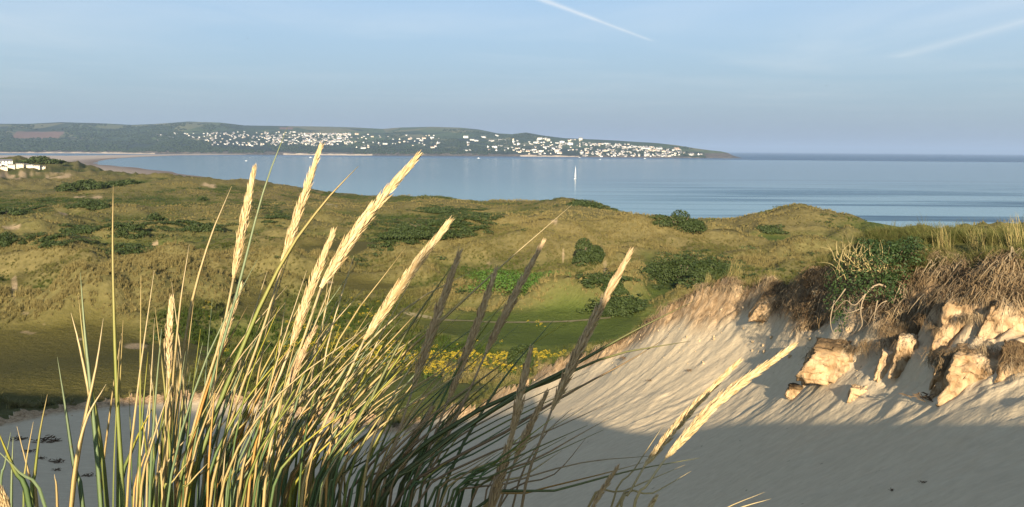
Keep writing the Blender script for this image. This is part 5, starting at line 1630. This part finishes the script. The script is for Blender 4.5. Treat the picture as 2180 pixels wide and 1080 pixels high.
def add_blade(parent, pts, width, mat, name='leaf_blade', twist=None):
    V, Fc, A_ = blade_geo(pts, width, random.uniform(-0.7, 0.7) if twist is None else twist)
    b0 = parent.location
    o = mesh_obj(name, [v - b0 for v in V], Fc, BM[mat], parent, smooth=True)
    set_attr(o, 'along', A_, 'FLOAT')
    return o


def head_geo(path, radius, n, seed, flare=0.0):
    """marram panicle: slender husks packed in rings round the stalk, all pointing up it"""
    rd = random.Random(seed); V, Fc = [], []
    m_ = len(path) - 1
    L = sum((path[i + 1] - path[i]).length for i in range(m_))

    def fr(s):
        f_ = max(0, min(0.9999, s)) * m_; k = int(f_); p = path[k].lerp(path[k + 1], f_ - k)
        d = (path[min(k + 1, m_)] - path[max(k - 1, 0)]).normalized()
        a = d.cross(Vector((0.2, 1, 0.1))).normalized()
        return p, d, a, d.cross(a)
    n = int(n * 1.7)
    for k in range(n):
        s = (k + rd.random()) / n * 0.97
        p, d, a, b_ = fr(s)
        th = k * 2.399963 + rd.uniform(-0.4, 0.4)
        prof = (min(1, s / 0.22) ** 0.8 * 0.75 + 0.25) * (1 - max(0, (s - 0.45) / 0.55) ** 1.5 * 0.82)
        out = a * math.cos(th) + b_ * math.sin(th)
        inner = rd.random() < 0.35
        rr = radius * prof * (0.30 if inner else rd.uniform(0.5, 0.74))
        base = p + out * rr * 0.75
        ln = 0.0135 * (0.6 + L * 2.0) * rd.uniform(0.75, 1.25)
        di = (d + out * (0.13 + flare + 0.10 * rd.random()) * (1 - 0.5 * s) + (a * rd.gauss(0, 1) + b_ * rd.gauss(0, 1)) * 0.05).normalized()
        sd = di.cross(out).normalized(); up = sd.cross(di)
        w = ln * rd.uniform(0.075, 0.12)
        q0 = len(V); mid = base + di * ln * 0.38
        V += [base, mid + sd * w, mid + up * w * 0.8, mid - sd * w, mid - up * w * 0.6, base + di * ln + out * ln * 0.03]
        for i in range(4):
            j = (i + 1) % 4
            Fc += [(q0, q0 + 1 + j, q0 + 1 + i), (q0 + 5, q0 + 1 + i, q0 + 1 + j)]
        if rd.random() < 0.05:                       # a stray bristle
            q0 = len(V); e = base + (di + out * 0.5).normalized() * ln * 1.1
            V += [base, base + sd * w * 0.35, e]; Fc.append((q0, q0 + 1, q0 + 2))
    core = [fr(s)[0] for s in (0, 0.25, 0.5, 0.75, 0.97)]
    tv, tf = tube(core, [radius * q for q in (0.25, 0.42, 0.42, 0.3, 0.08)], 6)
    q0 = len(V); V += tv; Fc += [tuple(q0 + i for i in f_) for f_ in tf]
    return V, Fc


def add_stem(parent, head_px, stem_px, r, w_px, n, seed, mat=None, stem_mat='straw', flare=0.0, label=None):
    hp = [at(u, v, r) for (u, v) in head_px]
    sp = [at(u, v, r - 0.02 * (i + 1)) for i, (u, v) in enumerate(stem_px)]
    path = smooth_path([sp[k] for k in range(len(sp) - 1, -1, -1)] + [hp[0]], 10)
    b0 = parent.location
    V, Fc = tube(path, [0.0021 - 0.0007 * i / 10 for i in range(11)], 6)
    st = mesh_obj('flower_stem', [v - b0 for v in V], Fc, BM[stem_mat], parent, smooth=True)
    set_attr(st, 'along', np.repeat(np.linspace(0.2, 0.9, 11), 6), 'FLOAT')
    hpath = smooth_path(hp, 10) if len(hp) > 2 else [hp[0].lerp(hp[1], i / 10) for i in range(11)]
    V, Fc = head_geo(hpath, w_px * 0.46 * random.uniform(0.88, 1.08) * r / F, n, seed, flare)
    hd = mesh_obj('seed_head', [v - b0 for v in V], Fc, mat or M_HEAD, st)
    if label: hd['label'] = label


def clump(u, r, label, group='marram clumps on the brow in front of the viewer'):
    a, _ = azel(u, 1080); x, y = r * math.sin(a), r * math.cos(a)
    o = empty('marram_clump', (x, y, ground(x, y)))
    tag(o, label, 'grass clump', group)
    return o


cA = clump(560, 1.10, 'sunlit marram clump with tall straw-coloured seed heads leaning right')
cD = clump(860, 1.10, 'shaded green marram clump arching right with grey-brown seed heads')
cB = clump(1270, 1.15, 'two long sunlit seed heads leaning over the shaded sand at lower right')
cC = clump(60, 1.00, 'sparse green and straw shoots at the lower left corner')

# seed heads: head path (bottom to top), stem points below it, distance, width
for k, (c, hp, sp, r, w, n, mt, lab) in enumerate([
    (cA, [(497, 592), (520, 470), (541, 361)], [(470, 720), (415, 900), (385, 1080), (375, 1500)], 1.12, 27, 200, M_HEAD, None),
    (cA, [(600, 566), (640, 440), (683, 312)], [(560, 700), (490, 900), (445, 1080), (420, 1500)], 1.16, 31, 230, M_HEAD, None),
    (cA, [(683, 612), (775, 470), (890, 333)], [(640, 740), (575, 920), (540, 1080), (520, 1500)], 1.05, 40, 270, M_HEAD, 'longest and brightest straw seed head'),
    (cA, [(360, 805), (359, 720), (365, 640)], [(356, 900), (345, 1080), (345, 1500)], 1.08, 26, 170, M_HEAD, None),
    (cA, [(620, 735), (660, 620), (710, 493)], [(585, 830), (540, 960), (500, 1080), (480, 1500)], 1.10, 32, 230, M_HEAD, None),
    (cA, [(776, 722), (860, 600), (957, 472)], [(740, 800), (670, 950), (640, 1080), (610, 1500)], 1.06, 38, 250, M_HEAD, None),
    (cA, [(463, 768), (485, 690), (513, 608)], [(450, 850), (430, 1080), (425, 1500)], 1.2, 22, 150, M_HEAD, None),
    (cA, [(612, 826), (638, 765), (670, 700)], [(590, 880), (560, 1080), (550, 1500)], 1.02, 20, 130, M_HEADG, None),
    (cD, [(878, 830), (925, 690), (978, 540)], [(850, 920), (810, 1080), (780, 1500)], 1.10, 34, 250, M_HEADG, 'dark shaded seed head'),
    (cD, [(955, 850), (1005, 720), (1056, 574)], [(920, 940), (870, 1080), (830, 1500)], 1.12, 31, 240, M_HEADG, None),
    (cD, [(1035, 750), (1090, 640), (1156, 516)], [(1000, 830), (930, 980), (890, 1080), (860, 1500)], 1.18, 29, 230, M_HEADG, 'grey-brown seed head whose tip catches the sun'),
    (cD, [(1175, 872), (1250, 710), (1341, 538)], [(1150, 940), (1110, 1080), (1060, 1500)], 1.08, 38, 280, M_HEADG, None),
    (cD, [(1090, 930), (1108, 840), (1130, 744)], [(1070, 1000), (1040, 1080), (1010, 1500)], 1.05, 34, 200, M_HEADG, None),
    (cD, [(1045, 1090), (1066, 1010), (1090, 925)], [(1035, 1180), (1010, 1500)], 1.03, 36, 190, M_HEADG, 'frayed shaded seed head'),
    (cD, [(1095, 985), (1125, 915), (1163, 838)], [(1075, 1040), (1050, 1150), (1030, 1500)], 1.10, 25, 160, M_HEADG, None),
    (cD, [(915, 990), (945, 920), (990, 850)], [(890, 1080), (860, 1500)], 1.2, 30, 170, M_HEADG, None),
    (cD, [(850, 1010), (880, 940), (920, 870)], [(830, 1080), (810, 1500)], 1.24, 28, 160, M_HEADG, None),
    (cD, [(1258, 1085), (1285, 1040), (1312, 998)], [(1230, 1150), (1180, 1500)], 1.1, 16, 90, M_HEADG, None),
    (cB, [(1372, 992), (1460, 885), (1572, 770)], [(1340, 1050), (1318, 1100), (1270, 1500)], 1.16, 24, 220, M_HEAD, None),
    (cB, [(1418, 974), (1535, 850), (1687, 738)], [(1380, 1030), (1345, 1100), (1290, 1500)], 1.08, 34, 260, M_HEAD, None),
    (cB, [(1375, 1100), (1384, 1080), (1396, 1060)], [(1365, 1200), (1330, 1500)], 1.1, 18, 60, M_HEAD, None),
    (cC, [(16, 1110), (8, 1075), (-8, 1030)], [(22, 1160), (40, 1500)], 0.95, 34, 150, M_HEAD, None)]):
    add_stem(c, hp, sp, r, w, n, 500 + k, mt, 'straw' if c in (cA, cB) else 'brown', 0.12 if lab and 'frayed' in lab else 0.0, lab)


def px_blade(c, px, r0, r1, w_px, mat):
    n = len(px)
    pts = [at(u, v, r0 + (r1 - r0) * i / (n - 1)) for i, (u, v) in enumerate(px)]
    add_blade(c, smooth_path(pts, 12), w_px * (r0 + r1) * 0.5 / F, mat)


KEY = [
    (cA, [(275, 1500), (262, 1080), (248, 830), (240, 560), (241, 395)], 1.0, 1.1, 10, 'half'), (cA, [(370, 1500), (385, 1080), (500, 640), (560, 410), (612, 270)], 1.05, 1.15, 8, 'grey'),
    (cA, [(390, 1500), (400, 1080), (500, 780), (600, 560), (690, 432), (763, 354)], 1.05, 1.2, 10, 'half'), (cA, [(570, 1500), (590, 1080), (760, 850), (960, 665), (1075, 560), (1218, 436)], 1.1, 1.3, 6, 'straw'),
    (cA, [(350, 1500), (360, 1080), (395, 720), (440, 530), (493, 397)], 1.1, 1.15, 7, 'straw'), (cA, [(345, 1500), (350, 1080), (378, 700), (403, 520)], 1.12, 1.15, 7, 'straw'),
    (cA, [(230, 1500), (215, 1080), (193, 830), (180, 700), (171, 580)], 1.0, 1.08, 9, 'grey'), (cA, [(250, 1500), (228, 1080), (207, 897), (180, 740), (167, 630)], 1.02, 1.08, 8, 'half'),
    (cA, [(240, 1500), (216, 1080), (196, 880), (170, 740), (151, 666)], 1.05, 1.08, 7, 'straw'), (cA, [(190, 1500), (176, 1080), (157, 990), (138, 860), (122, 760)], 1.0, 1.05, 9, 'grey'),
    (cA, [(130, 1500), (152, 1080), (178, 907), (205, 780), (220, 678)], 1.0, 1.05, 8, 'straw'), (cA, [(245, 1500), (250, 1080), (252, 900), (262, 682)], 1.1, 1.1, 7, 'half'),
    (cC, [(80, 1500), (68, 1080), (74, 1010), (85, 920), (101, 840)], 1.0, 1.0, 7, 'half'), (cC, [(50, 1500), (50, 1080), (55, 990), (71, 898)], 1.0, 1.0, 6, 'half'), (cC, [(100, 1500), (78, 1080), (63, 1015), (36, 908)], 1.0, 1.0, 7, 'straw'),
    (cC, [(-10, 1500), (0, 1060), (10, 990), (23, 920)], 1.0, 1.0, 7, 'grey'), (cC, [(100, 1500), (64, 1085), (30, 1000), (-8, 910)], 0.9, 0.9, 12, 'green'), (cC, [(150, 1500), (98, 1085), (40, 1005), (-10, 955)], 0.9, 0.9, 12, 'grey'),
    (cC, [(130, 1500), (122, 1085), (116, 1010)], 1.0, 1.0, 6, 'straw'), (cC, [(25, 1500), (24, 1085), (28, 930)], 1.0, 1.0, 6, 'grey'), (cA, [(130, 1500), (150, 1085), (178, 910), (226, 818)], 1.0, 1.0, 10, 'straw'),
    (cD, [(700, 1500), (790, 1085), (1040, 880), (1200, 790), (1340, 710), (1480, 640)], 1.0, 1.25, 11, 'dark'), (cD, [(690, 1500), (760, 1085), (1000, 885), (1180, 808), (1310, 755), (1468, 727)], 1.0, 1.25, 10, 'dark'),
    (cD, [(730, 1500), (820, 1085), (1060, 930), (1215, 835), (1340, 768), (1423, 717)], 1.0, 1.3, 6, 'brown'), (cD, [(760, 1500), (880, 1085), (1000, 985), (1150, 925), (1292, 861)], 1.0, 1.2, 5, 'brown'),
    (cD, [(800, 1500), (940, 1085), (1080, 1030), (1240, 985), (1400, 970)], 1.0, 1.2, 4, 'brown'), (cD, [(860, 1500), (1010, 1085), (1180, 1045), (1340, 1003), (1490, 975)], 1.0, 1.2, 6, 'dark'),
    (cD, [(870, 1500), (1020, 1090), (1120, 1050), (1280, 1010), (1370, 985)], 1.0, 1.2, 4, 'orange'), (cB, [(1180, 1500), (1250, 1085), (1330, 1045), (1458, 990)], 1.1, 1.2, 5, 'straw'), (cB, [(1240, 1500), (1310, 1085), (1390, 1050), (1472, 1003)], 1.1, 1.2, 5, 'straw'),
    (cB, [(1380, 1500), (1470, 1145), (1560, 1088), (1642, 1062)], 1.1, 1.2, 6, 'straw'), (cB, [(1240, 1500), (1300, 1085), (1350, 1000), (1413, 905)], 1.1, 1.2, 4, 'straw'), (cB, [(1370, 1500), (1460, 1140), (1540, 1085), (1628, 1048)], 1.1, 1.2, 4, 'straw'),
    (cD, [(1040, 1500), (1090, 1085), (1150, 940), (1218, 870)], 1.1, 1.2, 4, 'brown'), (cD, [(1000, 1500), (1060, 1085), (1180, 1010), (1250, 930)], 1.1, 1.2, 3.5, 'brown'),
    (cD, [(620, 1500), (680, 1085), (790, 850), (870, 700), (985, 535)], 1.05, 1.2, 9, 'dark'), (cD, [(600, 1500), (660, 1085), (760, 890), (850, 760), (930, 610)], 1.05, 1.2, 9, 'green'),
    (cA, [(560, 1500), (580, 1085), (690, 880), (800, 760), (935, 615)], 1.1, 1.2, 7, 'half'), (cA, [(540, 1500), (570, 1085), (700, 830), (860, 660), (1000, 580)], 1.1, 1.2, 6, 'straw'),
]
for (c, px, r0, r1, w, mt) in KEY:
    px_blade(c, px, r0, r1, w, mt)

# the rest of the blades: by bundle (root range, tip range) - the larger ones are parts, the last of them one mass
rb = random.Random(42)
MIXA = ['straw'] * 8 + ['half'] * 5 + ['green'] * 4 + ['grey'] * 4 + ['yellow'] * 2 + ['orange'] * 2
MIXD = ['dark'] * 5 + ['green'] * 3 + ['brown'] * 4 + ['grey'] * 3 + ['straw'] * 2
rest = {cA: [], cD: []}


def bundle(c, n, ub, lean, vt, w, mix, arch, as_parts=True, r=(0.95, 1.3)):
    for k in range(n):
        u1 = rb.triangular(*ub); L_ = rb.triangular(*lean); v2 = rb.triangular(*vt); L_ *= min(1.0, max(0.15, (1080 - v2) / 260.0))
        u0 = u1 - L_ * rb.uniform(0.02, 0.22); u2 = u1 + L_
        r0 = rb.uniform(*r); r1 = r0 + rb.uniform(-0.08, 0.16)
        f_ = rb.uniform(0.45, 0.6)
        um = u1 + L_ * (f_ - arch * rb.uniform(0.10, 0.22)); vm = 1080 + (v2 - 1080) * (f_ + arch * 0.03)
        pts = [at(u, v, r0 + (r1 - r0) * q) for (u, v, q) in ((u0, 1500, 0), (u1, 1080, 0.4), (um, vm, 0.7), (u2, v2, 1))]
        path = smooth_path(pts, 10); ww = rb.uniform(*w) * r0 / F; mt = rb.choice(mix)
        if as_parts: add_blade(c, path, ww, mt, twist=rb.uniform(-0.8, 0.8))
        else: rest[c].append((path, ww, mt, rb.uniform(-0.8, 0.8)))


bundle(cA, 84, (330, 760, 520), (10, 330, 130), (480, 900, 700), (4.5, 8.5), MIXA, 1.0)
bundle(cA, 40, (180, 480, 360), (-70, 90, 30), (560, 980, 780), (4.5, 8.5), MIXA, 0.6)
bundle(cA, 36, (500, 860, 660), (120, 420, 230), (580, 900, 730), (4, 7), MIXA, 1.0)
bundle(cD, 25, (640, 1010, 820), (120, 430, 260), (600, 980, 800), (3.5, 7), MIXD, 0.9)
bundle(cD, 13, (720, 1050, 900), (250, 560, 400), (800, 1000, 900), (3, 6), MIXD, 0.2)
bundle(cA, 70, (240, 820, 500), (-40, 240, 90), (780, 1060, 940), (4, 8), MIXA, 0.8, False, (0.95, 1.45))
bundle(cD, 18, (640, 1060, 840), (20, 330, 170), (840, 1070, 960), (3, 7), MIXD + ['straw'] * 2, 0.8, False, (0.95, 1.45))
for c, items in rest.items():
    keys = sorted(set(i[2] for i in items)); V, Fc, A_, MI = [], [], [], []
    for (path, ww, mt, tw) in items:
        v_, f_, a_ = blade_geo(path, ww, tw); k0 = len(V)
        V += [q - c.location for q in v_]; Fc += [tuple(k0 + i for i in g) for g in f_]; A_ += a_; MI += [keys.index(mt)] * len(f_)
    o = mesh_obj('leaf_blades', V, Fc, [BM[k] for k in keys], c, smooth=True)
    o.data.polygons.foreach_set('material_index', MI); set_attr(o, 'along', A_, 'FLOAT'); o['kind'] = 'stuff'

# ------------------------------------------------------------------ the photographer, whose shadow falls on the middle of the grass
def skinned(name, joints, edges, mat, parent, loc):
    me = bpy.data.meshes.new(name)
    me.from_pydata([j[0] for j in joints], edges, [])
    o = bpy.data.objects.new(name, me); COL.objects.link(o); o.parent = parent
    md = o.modifiers.new('skin', 'SKIN'); md.use_smooth_shade = True
    for i, j in enumerate(joints):
        rr = j[1]; me.skin_vertices[0].data[i].radius = rr if isinstance(rr, tuple) else (rr, rr)
    me.skin_vertices[0].data[0].use_root = True
    sd = o.modifiers.new('sub', 'SUBSURF'); sd.levels = 2; sd.render_levels = 2
    me.materials.append(mat)
    return o


px_, py_2 = -0.05, -0.44
gz = ground(px_, py_2)
person = empty('person', (px_, py_2, gz)); H0 = 50.36 - gz                       # top of the hood above the ground
M_COAT = plain('navy_jacket', (0.03, 0.04, 0.07), 0.9, 0.2, 12.0)
M_TROU = plain('dark_trousers', (0.035, 0.033, 0.03), 0.9, 0.2, 12.0)
M_SKIN = plain('skin', (0.55, 0.34, 0.25), 0.6, 0.06, 20.0)
q = H0 / 1.70
J = [((0, 0, 0.90), (0.15, 0.11)), ((0, 0, 1.12), (0.15, 0.11)), ((0, 0.0, 1.32), (0.17, 0.11)), ((0, 0.01, 1.41), 0.07), ((0, 0.03, 1.48), 0.055), ((0, 0.04, 1.56), (0.085, 0.10)), ((0, 0.04, 1.62), (0.075, 0.095)),
     ((0.17, 0, 1.34), 0.062), ((0.25, 0.10, 1.12), 0.05), ((0.12, 0.30, 1.32), 0.036), ((-0.17, 0, 1.34), 0.062), ((-0.25, 0.10, 1.12), 0.05), ((-0.12, 0.30, 1.32), 0.036),
     ((0.09, 0, 0.84), 0.095), ((0.10, 0.02, 0.48), 0.062), ((0.11, -0.01, 0.10), 0.045), ((0.12, 0.12, 0.04), 0.035), ((-0.09, 0, 0.84), 0.095), ((-0.10, 0.0, 0.48), 0.062), ((-0.11, -0.03, 0.10), 0.045), ((-0.12, 0.10, 0.04), 0.035)]
for s2 in (1, -1):                                     # palms, four fingers curled round the phone's ends and a thumb
    w0 = 9 if s2 > 0 else 12
J2 = list(J); E2 = [(0, 1), (1, 2), (2, 3), (3, 4), (4, 5), (5, 6), (2, 7), (7, 8), (8, 9), (2, 10), (10, 11), (11, 12), (0, 13), (13, 14), (14, 15), (15, 16), (0, 17), (17, 18), (18, 19), (19, 20)]
for s2, w0 in ((1, 9), (-1, 12)):
    b_ = len(J2); J2.append(((s2 * 0.10, 0.345, 1.385), (0.030, 0.020))); E2.append((w0, b_))
    for f_ in range(4):
        z = 1.40 + 0.016 * f_; k = len(J2); l_ = (0.9, 1.0, 0.95, 0.75)[f_]
        J2 += [((s2 * 0.098, 0.375, z), 0.009), ((s2 * (0.098 - 0.022 * l_), 0.392, z + 0.004), 0.0085), ((s2 * (0.098 - 0.045 * l_), 0.388, z + 0.006), 0.0075)]
        E2 += [(b_, k), (k, k + 1), (k + 1, k + 2)]
    k = len(J2); J2 += [((s2 * 0.083, 0.345, 1.41), 0.010), ((s2 * 0.062, 0.352, 1.43), 0.009)]; E2 += [(b_, k), (k, k + 1)]
J2 = [(tuple(c * q for c in j[0]), j[1]) for j in J2]
skinned('body', J2, E2, M_SKIN, person, None)


def shell(name, rings, mat, n=14):
    """clothing as a closed sleeve of elliptical rings: (centre, radius x, radius y)"""
    V, Fc = [], []
    for (c, rx, ry) in rings:
        for k in range(n):
            th = 2 * math.pi * k / n; V.append((c[0] * q + rx * math.cos(th), c[1] * q + ry * math.sin(th), c[2] * q))
    for i in range(len(rings) - 1):
        for k in range(n): Fc.append((i * n + k, i * n + (k + 1) % n, (i + 1) * n + (k + 1) % n, (i + 1) * n + k))
    Fc.append(tuple(range(n - 1, -1, -1))); Fc.append(tuple(range((len(rings) - 1) * n, len(rings) * n)))
    return mesh_obj(name, V, Fc, mat, person, smooth=True)


shell('jacket', [((0, 0, 0.82), 0.20, 0.15), ((0, 0, 1.0), 0.19, 0.145), ((0, 0, 1.2), 0.205, 0.15), ((0, 0, 1.34), 0.215, 0.145), ((0, 0.0, 1.42), 0.15, 0.12), ((0, 0, 1.46), 0.10, 0.11)], M_COAT)
shell('hood', [((0, 0, 1.42), 0.115, 0.12), ((0, 0.0, 1.50), 0.138, 0.135), ((0, 0.0, 1.58), 0.142, 0.14), ((0, -0.01, 1.65), 0.112, 0.12), ((0, -0.015, 1.685), 0.07, 0.08), ((0, -0.015, 1.70), 0.02, 0.03)], M_COAT)
for s2 in (1, -1):
    V, Fc = tube([(s2 * 0.17 * q, 0, 1.36 * q), (s2 * 0.25 * q, 0.09 * q, 1.12 * q), (s2 * 0.245 * q, 0.12 * q, 1.11 * q), (s2 * 0.13 * q, 0.29 * q, 1.31 * q)], [0.078, 0.064, 0.062, 0.048], 10)
    mesh_obj('sleeve', V, Fc, M_COAT, person, smooth=True)
    V, Fc = tube([(s2 * 0.09 * q, 0, 0.90 * q), (s2 * 0.10 * q, 0.01, 0.48 * q), (s2 * 0.11 * q, -0.02, 0.10 * q)], [0.115, 0.085, 0.07], 10)
    mesh_obj('trouser_leg', V, Fc, M_TROU, person, smooth=True)
tag(person, 'standing person in a dark hooded jacket raising both hands, behind the grass clumps', 'person')
